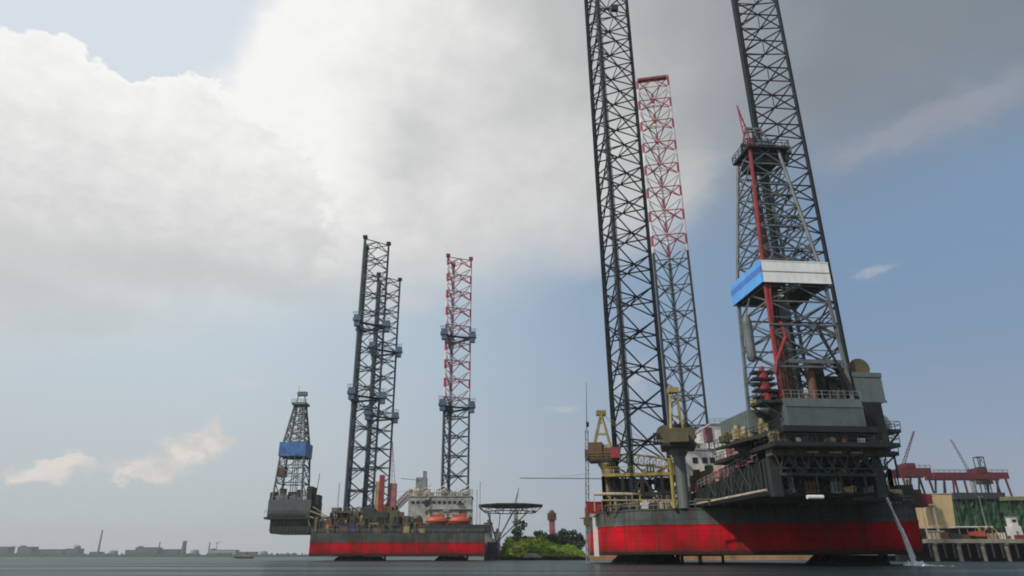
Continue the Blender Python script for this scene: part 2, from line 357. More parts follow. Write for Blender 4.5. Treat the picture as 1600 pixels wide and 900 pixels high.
# ------------------------------------------------------------------ rig pieces
def leg(root, cx, cy, a, phi, z0, z1, mc, mbr, cr=.42, br=.17, bay=BAY, zref=None, plats=(), mp=None):
    lg = part('leg', root)
    Rr = a / math.sqrt(3); P = []
    for k in range(3):
        t = phi + k * 2 * math.pi / 3; P.append(Vector((cx + Rr * math.sin(t), cy - Rr * math.cos(t), 0)))
    cen = Vector((cx, cy, 0))
    for p in P:
        b = MB(); b.bar(p + Vector((0, 0, z0)), p + Vector((0, 0, z1)), cr, 8)
        d = (cen - p).normalized(); e = d.cross(Vector((0, 0, 1)))
        # toothed racks either side of the chord
        for sg in (-1, 1):
            c0 = p + e * sg * (cr + .08)
            b.hexa([c0 + e * sg * .0 + d * .09 + Vector((0, 0, z0)), c0 - d * .09 + Vector((0, 0, z0)), c0 + e * sg * .16 - d * .09 + Vector((0, 0, z0)), c0 + e * sg * .16 + d * .09 + Vector((0, 0, z0))],
                   [c0 + d * .09 + Vector((0, 0, z1)), c0 - d * .09 + Vector((0, 0, z1)), c0 + e * sg * .16 - d * .09 + Vector((0, 0, z1)), c0 + e * sg * .16 + d * .09 + Vector((0, 0, z1))])
        b.build('chord', mc, lg)
    b = MB(); z = z1 - .4
    U = lambda p, h: Vector((p.x, p.y, h))
    while z > z0:
        zl = max(z - bay, z0)
        for k in range(3):
            p, q = P[k], P[(k + 1) % 3]; mid = (p + q) / 2
            b.bar(U(p, z), U(q, z), br * 1.05, 5)
            if z - zl > bay * .6:
                zm = (z + zl) / 2
                # K bracing meeting at the mid of the ring, crossed by short stiffeners
                b.bar(U(p, zm + .2), U(mid, z), br, 5); b.bar(U(q, zm + .2), U(mid, z), br, 5)
                b.bar(U(p, zm - .2), U(mid, zl), br, 5); b.bar(U(q, zm - .2), U(mid, zl), br, 5)
            m2 = (q + P[(k + 2) % 3]) / 2
            b.bar(U(mid, z), U(m2, z), br * .7, 4)
        z -= bay
    b.build('bracing', mbr, lg)
    for zp in plats:
        b = MB()
        tri = [cen + (p - cen) * 1.18 for p in P]
        for k in range(3):
            p, q = tri[k], tri[(k + 1) % 3]
            e = (q - p).normalized(); n = Vector((e.y, -e.x, 0))
            b.hexa([U(p - n * .8, zp), U(q - n * .8, zp), U(q + n * .8, zp), U(p + n * .8, zp)], [U(p - n * .8, zp + .5), U(q - n * .8, zp + .5), U(q + n * .8, zp + .5), U(p + n * .8, zp + .5)])
        b.rail([U(p, zp + .5) for p in tri], 1.3, .06, 1.5, True)
        b.build('platform', m_steel, lg)
        for p in tri:
            b = MB(); h = 1.6
            b.box(p.x - h, p.x + h, p.y - h, p.y + h, zp + .5, zp + 1.5); b.box(p.x - h * .85, p.x + h * .85, p.y - h * .85, p.y + h * .85, zp + 1.5, zp + 3.1); b.rail([(p.x - h, p.y - h, zp + 3.1), (p.x + h, p.y - h, zp + 3.1)], 1.1, .09, 1)
            b.box(p.x - h * .7, p.x + h * .7, p.y - h * .7, p.y + h * .7, zp - 1.6, zp + .5)
            b.build('platform_cabin', mp, lg)
    return lg, P

def jackhouse(root, cx, cy, z0, z1, hw, mdark, mtop, ang=0.):
    """open braced frame round the foot of a leg with a walkway on top"""
    j = part('jackhouse', root); b = MB(); ca, sa = math.cos(ang), math.sin(ang)
    T = lambda x, y, z: Vector((cx + x * ca - y * sa, cy + x * sa + y * ca, z))
    cor = [(-hw, -hw), (hw, -hw), (hw, hw), (-hw, hw)]
    for k in range(4):
        (x0, y0), (x1, y1) = cor[k], cor[(k + 1) % 4]
        for i in range(5):
            f, g = i / 4, (i + 1) / 4
            b.bar(T(x0 + (x1 - x0) * f, y0 + (y1 - y0) * f, z0), T(x0 + (x1 - x0) * f, y0 + (y1 - y0) * f, z1), .38)
            if i < 4:
                up = i % 2
                b.bar(T(x0 + (x1 - x0) * f, y0 + (y1 - y0) * f, z0 if up else z1), T(x0 + (x1 - x0) * g, y0 + (y1 - y0) * g, z1 if up else z0), .28)
        b.bar(T(x0, y0, (z0 + z1) / 2), T(x1, y1, (z0 + z1) / 2), .25)
    for (x, y) in ((-hw * .55, -hw * .5), (hw * .55, -hw * .5), (0, hw * .6)):
        p = T(x, y, 0); b.box(p.x - 1.6, p.x + 1.6, p.y - 1.6, p.y + 1.6, z0, z1 - .2)
    b.build('jacking_frame', mdark, j)
    b = MB()
    for k in range(4):
        (x0, y0), (x1, y1) = cor[k], cor[(k + 1) % 4]
        b.hexa([T(x0, y0, z1), T(x1, y1, z1), T(x1 * .72, y1 * .72, z1), T(x0 * .72, y0 * .72, z1)], [T(x0, y0, z1 + .6), T(x1, y1, z1 + .6), T(x1 * .72, y1 * .72, z1 + .6), T(x0 * .72, y0 * .72, z1 + .6)])
    b.rail([T(x, y, z1 + .6) for x, y in cor], 1.2, .06, 1.6, True)
    b.build('walkway', mtop, j)

def derrick(root, cx, cy, z0, zk, z1, h0, hk, h1, rot, mleg, mfl, mbrc, lr=.3, br=.12, bays=(4, 6)):
    """four-legged drilling derrick, straight to zk then tapering"""
    d = part('derrick', root); ca, sa = math.cos(rot), math.sin(rot)
    def K(i, z):
        h = h0 + (hk - h0) * (z - z0) / (zk - z0) if z < zk else hk + (h1 - hk) * (z - zk) / (z1 - zk)
        x, y = ((-h, -h), (h, -h), (h, h), (-h, h))[i % 4]
        return Vector((cx + x * ca - y * sa, cy + x * sa + y * ca, z))
    for i in range(4):
        b = MB(); b.bar(K(i, z0), K(i, zk), lr, 6); b.bar(K(i, zk), K(i, z1), lr * .9, 6)
        b.build('leg', mfl if i == 0 else mleg, d)
    b = MB(); zs = [z0 + (zk - z0) * k / bays[0] for k in range(bays[0])] + [zk + (z1 - zk) * k / bays[1] for k in range(bays[1] + 1)]
    for a, c in zip(zs, zs[1:]):
        for i in range(4):
            if a == zs[0] and i in (0, 2):       # the V-door is open
                b.bar(K(i, c), K(i + 1, c), br * 1.4); continue
            b.bar(K(i, c), K(i + 1, c), br * 1.3); b.bar(K(i, a), K(i + 1, c), br); b.bar(K(i + 1, a), K(i, c), br)
            mid = (K(i, a) + K(i + 1, a)) / 2
            b.bar((K(i, (a + c) / 2) + K(i, (a + c) / 2)) / 2, K(i + 1, (a + c) / 2), br * .7)
    b.build('bracing', mbrc, d)
    return d, K

def crane(root, x, y, z0, zt, pr, hz, az, boom, bz, mped, mhouse, mgan, mboom, gh, hs=1.0, mcab=None):
    c = part('pedestal_crane', root); ca, sa = math.cos(az), math.sin(az)
    T = lambda u, v, z: Vector((x + u * ca - v * sa, y + u * sa + v * ca, z))
    b = MB(); b.lathe((x, y, 0), [(pr, z0), (pr, zt - 1.5), (pr * 1.5, zt - .6), (pr * 1.5, zt)], 14); b.build('pedestal', mped, c, smooth=False)
    b = MB()
    for (u0, u1, v0, v1, a0, a1) in ((-3.6, 2.4, -2.2, 2.2, zt, zt + .5), (-3.6, -.6, -2.0, 2.0, zt + .5, zt + hz * .75), (-.4, 2.2, .4, 2.3, zt + .5, zt + hz * .6), (-.4, 1.4, -2.0, -.2, zt + .5, zt + hz * .5), (-4.4, -3.6, -1.2, 1.2, zt + .5, zt + hz * .5)):
        b.hexa([T(u0 * hs, v0 * hs, a0), T(u1 * hs, v0 * hs, a0), T(u1 * hs, v1 * hs, a0), T(u0 * hs, v1 * hs, a0)], [T(u0 * hs, v0 * hs, a1), T(u1 * hs, v0 * hs, a1), T(u1 * hs, v1 * hs, a1), T(u0 * hs, v1 * hs, a1)])
        if (u1, v0) == (2.4, -2.2) : b.build('slewing_deck', m_black, c); b = MB()
    b.build('machinery_house', mhouse, c); b = MB()
    b.hexa([T(1.2, -2.6, zt + .5), T(2.9, -2.6, zt + .5), T(2.9, -1.1, zt + .5), T(1.2, -1.1, zt + .5)], [T(1.0, -2.6, zt + 2.7), T(3.2, -2.6, zt + 2.7), T(3.2, -1.1, zt + 2.7), T(1.0, -1.1, zt + 2.7)])
    b.build('cab', mcab or mhouse, c); b = MB()
    b.rail([T(-3.6, -2.2, zt + .5), T(2.4, -2.2, zt + .5), T(2.4, 2.2, zt + .5), T(-3.6, 2.2, zt + .5)], 1.2, .06, 1.5, True)
    b.build('railing', mgan, c)
    b = MB(); zg = zt + gh
    for v in (-1.3, 1.3):
        b.bar(T(1.6, v, zt + .5), T(-.6, v * .45, zg), .28); b.bar(T(-3.2, v, zt + .5), T(-.6, v * .45, zg), .24)
        for k in (.3, .55, .8):
            p, q = T(1.6, v, zt + .5).lerp(T(-.6, v * .45, zg), k), T(-3.2, v, zt + .5).lerp(T(-.6, v * .45, zg), k)
            b.bar(p, q, .14)
    for k in (.3, .55, .8, 1.0):
        b.bar(T(1.6, -1.3, zt + .5).lerp(T(-.6, -.58, zg), k), T(1.6, 1.3, zt + .5).lerp(T(-.6, .58, zg), k), .16)
    p = T(-.6, 0, zg); b.box(p.x - 1, p.x + 1, p.y - .8, p.y + .8, zg - .4, zg + .6)
    b.build('gantry', mgan, c)
    b = MB(); n = 12
    tip = T(boom, 0, bz); base = T(1.8, 0, zt + 1.0); ax = (tip - base).normalized(); side = ax.cross(Vector((0, 0, 1))).normalized(); up = side.cross(ax)
    def B(k, sx, sy):
        f = k / n; w = .95 * min(1, 4 * f + .25, 4 * (1 - f) + .25)
        return base.lerp(tip, f) + side * sx * w + up * sy * w
    for k in range(n):
        for sx, sy in ((1, 1), (1, -1), (-1, 1), (-1, -1)): b.bar(B(k, sx, sy), B(k + 1, sx, sy), .13)
        for a, e in (((1, 1), (1, -1)), ((1, -1), (-1, -1)), ((-1, -1), (-1, 1)), ((-1, 1), (1, 1))):
            b.bar(B(k, *a), B(k + 1, *e), .08); b.bar(B(k, *a), B(k, *e), .08)
    b.bar(T(-.6, 0, zg), tip, .05); b.bar(T(-.6, .5, zg), base.lerp(tip, .6), .05)
    b.build('boom', mboom, c)
    return c

def windows(blk, pts, w, h, depth=.12, axis='y'):
    for p in pts:
        b = MB()
        if axis == 'y': b.box(p[0] - w / 2, p[0] + w / 2, p[1] - depth, p[1] + .05, p[2] - h / 2, p[2] + h / 2)
        else: b.box(p[0] - depth, p[0] + .05, p[1] - w / 2, p[1] + w / 2, p[2] - h / 2, p[2] + h / 2)
        b.build('window', m_glass, blk)

# ================================================================== NEAR RIG
rig = thing('jackup_rig', 'large dark-legged drilling rig with red and green hull, towering close beside the quay', 'oil rig', (48, 140, 0), 'jack-up drilling rigs in the harbour')
ZD = 9.6
HP = [(27.5, 134), (70.5, 119.5), (80.5, 137.5), (83, 172), (64, 212), (40, 212), (23.6, 182), (21.4, 143)]
b = MB()
n = len(HP)
b.prism(HP, 1.7, ZD)
# rubbing strakes
for k in range(n):
    p, q = HP[k], HP[(k + 1) % n]
    b.bar((p[0], p[1], 6.82), (q[0], q[1], 6.82), .14); b.bar((p[0], p[1], ZD - .1), (q[0], q[1], ZD - .1), .2)
hull = b.build('hull', m_hull, rig)
b = MB(); b.rail([(p[0], p[1], ZD) for p in HP], 1.2, .06, 2.5, True); b.build('railing', m_grey, rig)
b = MB(); b.box(21.0, 21.9, 150.6, 151.6, 1.4, 9.0); b.build('fender_pile', m_white, hull)
# legs
LEGS = [(30.4, 146, 11.4, R(-25), 152, m_steel, m_steel), (65.0, 135, 11.0, R(-56), 150, m_steel, m_steel)]
for (x, y, a, ph, zt, mc, mb_) in LEGS:
    lg, P = leg(rig, x, y, a, ph, -1, zt, mc, mb_, .43, .175)
    b = MB(); b.lathe((x, y, 0), [(1.5, -1.5), (7, -.9), (7, .3), (5.5, 1.6)], 16); b.build('spud_can', m_black, lg)
tb = TB
lg, P = leg(rig, 52.3, 184, 9.7, R(180 - 12), -1, tb, m_bowchord, m_bowbrace, .34, .155)
b = MB(); b.hexa([P[1] + Vector((0, -.5, tb - .7)), P[2] + Vector((0, -.5, tb - .7)), P[2] + Vector((0, 1.2, tb - .7)), P[1] + Vector((0, 1.2, tb - .7))], [P[1] + Vector((0, -.5, tb + .1)), P[2] + Vector((0, -.5, tb + .1)), P[2] + Vector((0, 1.2, tb + .1)), P[1] + Vector((0, 1.2, tb + .1))]); b.build('top_platform', m_dored, lg)
# light on the left leg near the top
p = at(960, 13, 142); b = MB(); b.box(p.x - .9, p.x + .9, p.y - .6, p.y + .6, p.z - .8, p.z + .8); b.bar(p, p + Vector((1.5, 3, 0)), .15); b.build('lamp_box', m_black, rig)
jackhouse(rig, 31, 146.5, ZD, 16.2, 7.6, m_black, m_yel, R(-12))
jackhouse(rig, 65.5, 135, ZD, 16.0, 7.4, m_black, m_dkgreen, R(-12))
jackhouse(rig, 53.6, 186, ZD, 16.5, 7.6, m_black, m_ochre, 0)

# --- cantilever (own axes: x to the right, y towards the bow)
A5 = R(5)
def CL(x, y, z): return Vector((43.1 + x * math.cos(A5) - y * math.sin(A5), 100 + x * math.sin(A5) + y * math.cos(A5), z))
def cbox(b, x0, x1, y0, y1, z0, z1): return b.hexa([CL(x0, y0, z0), CL(x1, y0, z0), CL(x1, y1, z0), CL(x0, y1, z0)], [CL(x0, y0, z1), CL(x1, y0, z1), CL(x1, y1, z1), CL(x0, y1, z1)])
cant = part('cantilever', rig)
for gx, w_ in ((-2.2, .9), (13.6, .9)):
    b = MB()
    b.hexa([CL(gx, 3.5, 9.85), CL(gx + w_, 3.5, 9.85), CL(gx + w_, 37, 9.85), CL(gx, 37, 9.85)], [CL(gx, 3.5, 15.0), CL(gx + w_, 3.5, 15.0), CL(gx + w_, 37, 12.4), CL(gx, 37, 12.4)])
    for k in range(24):
        y = 4.2 + k * 1.35; zt = 15.0 - 2.6 * (y - 3.5) / 33.5
        cbox(b, gx - .22, gx - .003, y, y + .14, 10.2, zt - .25); cbox(b, gx + w_ + .003, gx + w_ + .22, y, y + .14, 10.2, zt - .25)
    cbox(b, gx - .45, gx - .003, 3.5, 37, 9.75, 10.1)
    b.build('girder', m_dkgreen, cant)
    b = MB(); b.bar(CL(gx - .75, 3.6, 10.35), CL(gx - .75, 34, 10.35), .2, 6); b.build('pipe', m_beige if gx < 0 else m_grey, cant)
    b = MB(); cbox(b, gx - .3, gx + w_ + .3, 2.4, 3.48, 9.4, 14.9); b.build('column', m_dkgreen, cant)
b = MB()
cbox(b, -2.6, 15, 1.0, 3.0, 15.0, 15.9); cbox(b, -2.6, 15, 8.0, 9.0, 15.0, 15.9); cbox(b, -2.6, 15, 14, 15, 14.2, 15.4)
b.build('cross_beam', m_brown, cant)
b = MB()
cbox(b, -1.2, 13.5, 2.2, 2.7, 12.3, 12.7)
for k in range(4):
    x = -1.2 + k * 3.7
    b.bar(CL(x, 2.5, 12.6), CL(x + 1.85, 2.5, 15.0), .22); b.bar(CL(x + 1.85, 2.5, 15.0), CL(x + 3.7, 2.5, 12.6), .22)
    b.bar(CL(x, 8.5, 10.4), CL(x + 3.7, 8.5, 15.0), .2); b.bar(CL(x + 3.7, 6.2, 10.4), CL(x, 6.2, 14.8), .16); b.bar(CL(x + 1.8, 2.45, 9.9), CL(x + 1.8, 2.45, 12.4), .16)
cbox(b, -1.2, 13.5, 20, 20.6, 9.9, 14.0); cbox(b, -1.2, 13.5, 3.6, 20, 14.1, 14.5)
cbox(b, -1.2, 13.5, 4.5, 5, 10.0, 10.5)
b.build('truss', mat('worn green truss', (.045, .06, .055), .6, dirt=.5), cant)
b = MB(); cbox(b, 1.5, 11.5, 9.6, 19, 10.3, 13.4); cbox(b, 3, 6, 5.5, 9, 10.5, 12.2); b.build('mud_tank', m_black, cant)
for x in (3.4, 6.9, 10.2):  # pale plates stand in for the white highlights along the cross beam
    b = MB(); cbox(b, x - .9, x + .9, .72, .98, 15.35, 15.6); b.build('highlight_plate', m_beige, cant)
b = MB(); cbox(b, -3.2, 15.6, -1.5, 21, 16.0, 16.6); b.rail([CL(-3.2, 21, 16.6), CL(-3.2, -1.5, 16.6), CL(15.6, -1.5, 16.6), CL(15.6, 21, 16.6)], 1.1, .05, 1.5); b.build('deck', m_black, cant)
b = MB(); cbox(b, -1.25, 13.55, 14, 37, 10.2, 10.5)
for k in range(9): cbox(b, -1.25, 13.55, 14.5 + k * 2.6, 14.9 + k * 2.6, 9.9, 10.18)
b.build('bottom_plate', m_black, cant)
g_ = random.Random(31)
for k in range(22):
    x = g_.uniform(-1, 13); y = g_.uniform(4, 9); z0 = g_.uniform(9.9, 11); b = MB()
    if k % 2: b.path([CL(x, y, 15), CL(x, y, z0 + 1.5), CL(x + g_.uniform(-1.5, 1.5), y, z0)], g_.uniform(.08, .2), 6)
    else: b.path([CL(max(-1, x - 3), y, z0 + 2.4), CL(min(13, x + 2), y, z0 + 2.4), CL(min(13, x + 2), y, z0 + .4)], g_.uniform(.08, .22), 6)
    b.build('riser_pipe', (m_grey, m_rust, m_black, m_ochre, m_dkgreen)[k % 5], cant)
# jet outlet ledge, bright pipe ends under the left column
b = MB(); b.bar(CL(2.2, 2.0, 9.3), CL(4.6, 2.0, 9.3), .3, 8); b.build('pipe_end', m_white, cant)
# brackets stepping down on the right of the cantilever to the deck
b = MB()
for k in range(5):
    x0 = 15.2 + k * 1.6; cbox(b, x0, x0 + 1.6, 12, 22, ZD + .02, 14.4 - k * .9)
    b.bar(CL(x0, 11.8, 14.6 - k * .9), CL(x0 + 2.4, 11.8, 11.5 - k * .6), .18)
b.build('stepped_tank', m_dkgreen, cant); b = MB()
cbox(b, 14.6, 19, 4, 6, 15.6, 16.2); b.bar(CL(18.8, 5, 12.5), CL(18.8, 5, 16.4), .16); b.bar(CL(15.2, 5, 12.8), CL(18.8, 5, 15.6), .14)
b.rail([CL(14.8, 4, 16.2), CL(19, 4, 16.2), CL(19, 6, 16.2)], 1.1, .05, 1.2)
b.build('side_bracket', m_dkgreen, cant)

# --- drill floor
df = part('drill_floor', rig)
b = MB(); cbox(b, 0, 12, 0, 15, 19.1, 23.2)
for k in range(37): cbox(b, .1 + k * .325, .22 + k * .325, -.1, -.003, 19.15, 21.9)
for k in range(30): cbox(b, -.1, -.003, .2 + k * .5, .34 + k * .5, 19.15, 23.0)
cbox(b, -.08, 12.08, -.16, -.003, 21.95, 22.1)
b.build('wind_house', m_gg, df)
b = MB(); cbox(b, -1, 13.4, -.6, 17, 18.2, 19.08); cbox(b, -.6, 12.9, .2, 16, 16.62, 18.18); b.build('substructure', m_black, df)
b = MB(); cbox(b, -3.4, -.12, 5, 16, 18.95, 22.4)
for k in range(11): cbox(b, -3.5, -3.402, 5.2 + k, 5.35 + k, 19.0, 22.3)
b.build('side_house', m_gg, df)
b = MB(); cbox(b, -3.3, -.12, .4, 4.4, 22.6, 23.0)
b.rail([CL(-3.3, .4, 23), CL(-3.3, 4.4, 23), CL(-.2, 4.4, 23)], 1.2, .05, 1.2)
for y in (.8, 4): b.bar(CL(-3.1, y, 22.6), CL(-.3, y, 20.6), .14)
b.build('side_platform', m_dkgreen, df)
b = MB()
b.hexa([CL(-5.6, 7, 17.4), CL(-1.05, 1, 18.2), CL(-1.05, 14, 18.2), CL(-5.6, 14, 17.4)], [CL(-5.6, 7, 17.8), CL(-1.05, 1, 18.9), CL(-1.05, 14, 18.9), CL(-5.6, 14, 17.8)])
b.rail([CL(-5.6, 14, 17.8), CL(-5.6, 7, 17.8), CL(-1.2, 1, 18.9)], 1.2, .05, 1.2); b.bar(CL(-5.2, 8, 17.2), CL(-2, 8, 14.5), .2)
b.build('wing_platform', m_black, df)
for (x, y, sx, sy, sz, mm) in ((-4.6, 8, 1.2, 1.2, 2.2, m_ochre), (-3.5, 7.0, 1.4, 1.2, 2.6, m_beige), (-2.2, 4.0, 1.1, 1.5, 2.6, m_ochre), (-3.0, 5.6, .7, .7, 1.6, m_rust), (-5.2, 11, 1.5, 2, 1.6, m_brown)):
    b = MB(); zz = 18.4 if x > -6 else 17.7
    cbox(b, x, x + sx, y, y + sy, zz, zz + sz * .7); c_ = CL(x + sx / 2, y + sy / 2, 0); b.lathe((c_.x, c_.y, 0), [(sx * .4, zz + sz * .7), (sx * .35, zz + sz)], 10)
    b.build('pump', mm, df)
# right hand block and reel
b = MB(); cbox(b, 13.0, 17.6, 2.5, 7.5, 23.4, 27.9)
cbox(b, 12.9, 17.7, 2.38, 2.5, 27.3, 28.0); cbox(b, 12.9, 17.7, 2.38, 2.5, 23.3, 23.7)
b.build('doghouse', m_gg, df)
c_ = CL(15.3, 5, 29.0); b = MB(); b.lathe(c_, [(1.6, -1.4), (1.6, -1.2), (.9, -1.1), (.9, 1.1), (1.6, 1.2), (1.6, 1.4)], 18, 'Y'); b.bar(CL(14, 5, 28), CL(15.3, 5, 29), .2); b.bar(CL(16.6, 5, 28), CL(15.3, 5, 29), .2); b.build('hose_reel', m_brown, df)
b = MB(); cbox(b, 10.2, 12.8, 5, 9, 23.22, 28.0)
for k in range(9): cbox(b, 10.25 + k * .29, 10.37 + k * .29, 4.88, 4.997, 23.3, 27.9)
b.build('equipment_rack', m_dkgreen, df)
b = MB(); cbox(b, 13.42, 16.4, 2, 10, 15.9, 23.3)
cbox(b, 16.42, 19.4, 3, 8, 18.9, 19.4); b.rail([CL(16.5, 3, 19.4), CL(19.4, 3, 19.4), CL(19.4, 8, 19.4)], 1.2, .05, 1)
for y in (3.4, 7.6): b.bar(CL(19.2, y, 18.9), CL(16.4, y, 16.2), .16)
for k in range(6): b.bar(CL(13.5 + k * .5, 1.98, 16), CL(13.5 + k * .5, 1.98, 23.2), .08)
b.build('stair_tower', m_black, df)
b = MB(); b.rail([CL(0, 0, 23.2), CL(12, 0, 23.2)], 1.2, .05, 1.2); b.build('railing', m_grey, df)

# --- derrick
DX, DY = 48.8, 108.3
dk_, K = derrick(rig, DX, DY, 23.2, 45, 71, 5.7, 5.0, 2.5, A5, m_derrick, m_dred, m_derrick, .34, .14, (4, 6))
def DT(x, y, z): return Vector((DX + x * math.cos(A5) - y * math.sin(A5), DY + x * math.sin(A5) + y * math.cos(A5), z))
def dbox(b, x0, x1, y0, y1, z0, z1): return b.hexa([DT(x0, y0, z0), DT(x1, y0, z0), DT(x1, y1, z0), DT(x0, y1, z0)], [DT(x0, y0, z1), DT(x1, y0, z1), DT(x1, y1, z1), DT(x0, y1, z1)])
zw0, zw1 = 42.5, 46.3
b = MB(); dbox(b, -5.7, 5.7, -5.95, -5.7, zw0, zw1); dbox(b, 5.45, 5.7, -5.7, 5.7, zw0, zw1); dbox(b, -5.7, 5.45, 5.45, 5.7, zw0, zw1)
dbox(b, -5.75, 5.75, -6.0, -5.95, zw0 - .02, zw0 + .15); dbox(b, -5.75, 5.75, -6.0, -5.95, zw1 - .15, zw1 + .02)
b.build('wind_wall', m_white, dk_)
b = MB(); dbox(b, -5.7, 5.7, -5.99, -5.953, 44.3, 44.45); b.build('wall_seam', m_grey, dk_)
b = MB(); dbox(b, -5.95, -5.703, -5.95, 5.7, zw0, zw1); w2 = b.build('side_wind_wall', m_blue, dk_); w2['label'] = 'bright blue side wall of the derrick wind screen'
b = MB(); dbox(b, -5.4, -1.6, -5.6, 5.4, zw0 + .2, zw0 + .5); dbox(b, 1.6, 5.4, -5.6, 5.4, zw0 + .2, zw0 + .5); dbox(b, -1.6, 1.6, 2.4, 5.4, zw0 + .2, zw0 + .5)
for k in range(5): dbox(b, -1.5, 1.5, -5 + k * 1.2, -4.8 + k * 1.2, zw0 + .2, zw0 + .4)
b.build('monkey_board', m_black, dk_)
# crown
b = MB(); dbox(b, -3.3, 4.4, -3.4, 3.2, 69.8, 70.2); dbox(b, -2.2, 2.6, -2.4, 2.4, 67.4, 69.8); dbox(b, -3.0, -1.2, -3.2, -1, 66.2, 66.5); dbox(b, 2.4, 3.6, -2.6, 1, 68.4, 69.8); b.rail([DT(-3.3, -3.4, 70.2), DT(4.4, -3.4, 70.2), DT(4.4, 3.2, 70.2), DT(-3.3, 3.2, 70.2)], 1.3, .07, 1.2, True)
b.build('crown_platform', m_black, dk_)
b = MB()
dbox(b, -2, 2, -1.4, 1.4, 70.2, 72.6); dbox(b, 2.6, 5.6, -2, 0, 69.9, 71.3); dbox(b, 4.4, 5.3, -1.5, -.5, 68.6, 69.9)
for x in (-2.4, 0, 2.4):
    b.bar(DT(x, -2.2, 70), DT(x * .6, 0, 76), .2); b.bar(DT(x, 2.2, 70), DT(x * .6, 0, 76), .2)
for z, h in ((72.5, 2.0), (74.5, 1.6)): b.bar(DT(-h, -h * .7, z), DT(h, -h * .7, z), .16); b.bar(DT(-h, h * .7, z), DT(h, h * .7, z), .16)
b.bar(DT(-1.5, 0, 76), DT(1.5, 0, 76), .3)
b.build('crown_block', m_derrick, dk_)
b = MB(); b.bar(DT(-3.8, -3.6, 70), DT(-4.2, -3.4, 78.5), .16); b.bar(DT(-2.4, -3.4, 70), DT(-4.2, -3.4, 78.3), .12)
for k in range(5): b.bar(DT(-3.9, -3.5, 71 + k * 1.4), DT(-2.6 - k * .3, -3.4, 71.6 + k * 1.4), .08)
b.build('gin_pole', m_dred, dk_)
# inside: standing pipe, guide rails, travelling block, top drive
b = MB()
for k in range(10): b.bar(DT(-1.6 + .5 * (k % 5), 1.0 + .5 * (k // 5), 23.3), DT(-1.4 + .32 * (k % 5), 1.2 + .3 * (k // 5), 62 + 1.2 * (k % 3)), .13)
b.build('drill_pipe', m_rust, dk_)
b = MB()
for x in (-.9, .9): b.bar(DT(x, 0, 25), DT(x, 0, 68), .22)
for k in range(20): b.bar(DT(-.9, 0, 26 + k * 2.1), DT(.9, 0, 28.1 + k * 2.1), .09)
for k in range(4): b.bar(DT(-.5 + .33 * k, -.3, 48), DT(-.5 + .33 * k, -.3, 68), .06)
b.build('guide_rail', m_black, dk_)
b = MB(); dbox(b, -1.2, 1.2, -1, 1, 45.6, 49.5); b.build('crown_hook', m_derrick, dk_); b = MB(); dbox(b, -.8, .8, -.9, .9, 38, 41); dbox(b, -.35, .35, -.4, .4, 33, 38); b.build('travelling_block', m_derrick, dk_)
b = MB(); b.path([DT(-3.6, -5.2, 36), DT(-3.4, -5.6, 33.4), DT(-5.6, -5.9, 29.4), DT(-6.2, -5.9, 27.3)], .27, 7); b.path([DT(-4.9, -5.3, 36), DT(-4.4, -5.3, 44)], .22, 6); b.path([DT(-2.5, -5.2, 33), DT(-3.5, -5.5, 33.2)], .3, 6); b.build('stand_pipe', m_dred, dk_)
b = MB(); c_ = DT(-7.2, -1.2, 0); b.lathe((c_.x, c_.y, 0), [(.55, 30.6), (.75, 31.2), (.75, 37.2), (.5, 38.2)], 12); b.bar((c_.x, c_.y, 38.2), (c_.x + 1, c_.y, 41.4), .12); dbox(b, -7.9, -5.6, -1.6, -.8, 31.0, 31.3); b.build('trip_tank', m_derrick, dk_)
b = MB()
for (p, q, r_) in ((DT(2.0, -5.6, 36), DT(5.5, -6.2, 24), .2), (DT(2.6, -5.2, 34), DT(6.4, -6, 23.6), .2), (DT(4, -5, 30), DT(5.6, -5, 24), .3), (DT(-1, -3, 30), DT(2.2, -4, 23.3), .25)): b.bar(p, q, r_)
dbox(b, 1.2, 3.2, -3.4, -1.4, 23.22, 30); dbox(b, 2.8, 4.6, -1, 1, 23.22, 29); b.build('drawworks', m_black, dk_)
b = MB(); c_ = DT(.4, -4.2, 0); b.lathe((c_.x, c_.y, 0), [(.65, 23.2), (.65, 28.6), (.4, 29.4)], 12); b.build('mud_standpipe', m_rust, dk_)
b = MB(); dbox(b, -3.5, 5.6, -5.75, -5.4, 29.2, 29.8); dbox(b, -5.7, 5.7, -5.72, -5.45, 35.3, 35.6); b.build('cross_beam', m_derrick, dk_)

# --- cranes, accommodation and deck gear
p = at(948, 722, 147)
crane(rig, p.x, p.y, ZD, p.z, 1.25, 5.2, R(-14), 16, 18.6, m_ochre, m_rust, m_yel, m_yel, at(940, 646, 147).z - p.z, 1.0, m_dored)
p = at(1060, 702, 132)
crane(rig, p.x, p.y, ZD, p.z, 1.15, 4.2, R(78), 30, 24, m_gg, m_brown, m_yel, m_yel, at(1056, 612, 132).z - p.z, 1.4, m_ochre)
b = MB(); b.bar((p.x - 1.9, p.y - .6, ZD), (p.x - 1.9, p.y - .6, p.z - 2), .36, 8); b.build('ladder_trunk', m_yel, rig)
acc = part('accommodation', rig)
p0, p1 = at(1070, 703, 160), at(1122, 760, 160)
b = MB(); b.box(p0.x, 58, 160, 176, ZD, p0.z); b.box(p0.x - .25, 58.2, 159.75, 176, p0.z, p0.z + .3)
b.box(51.5, 60, 162, 176, p0.z + .3, p0.z + 6.2); b.box(51.2, 60.2, 161.7, 176.2, p0.z + 6.2, p0.z + 6.5)
b.build('house', m_acc, acc)
windows(acc, [at(1086, 719, 159.95), at(1101, 719, 159.95), at(1113, 719, 159.95)], 1.15, 1.2)
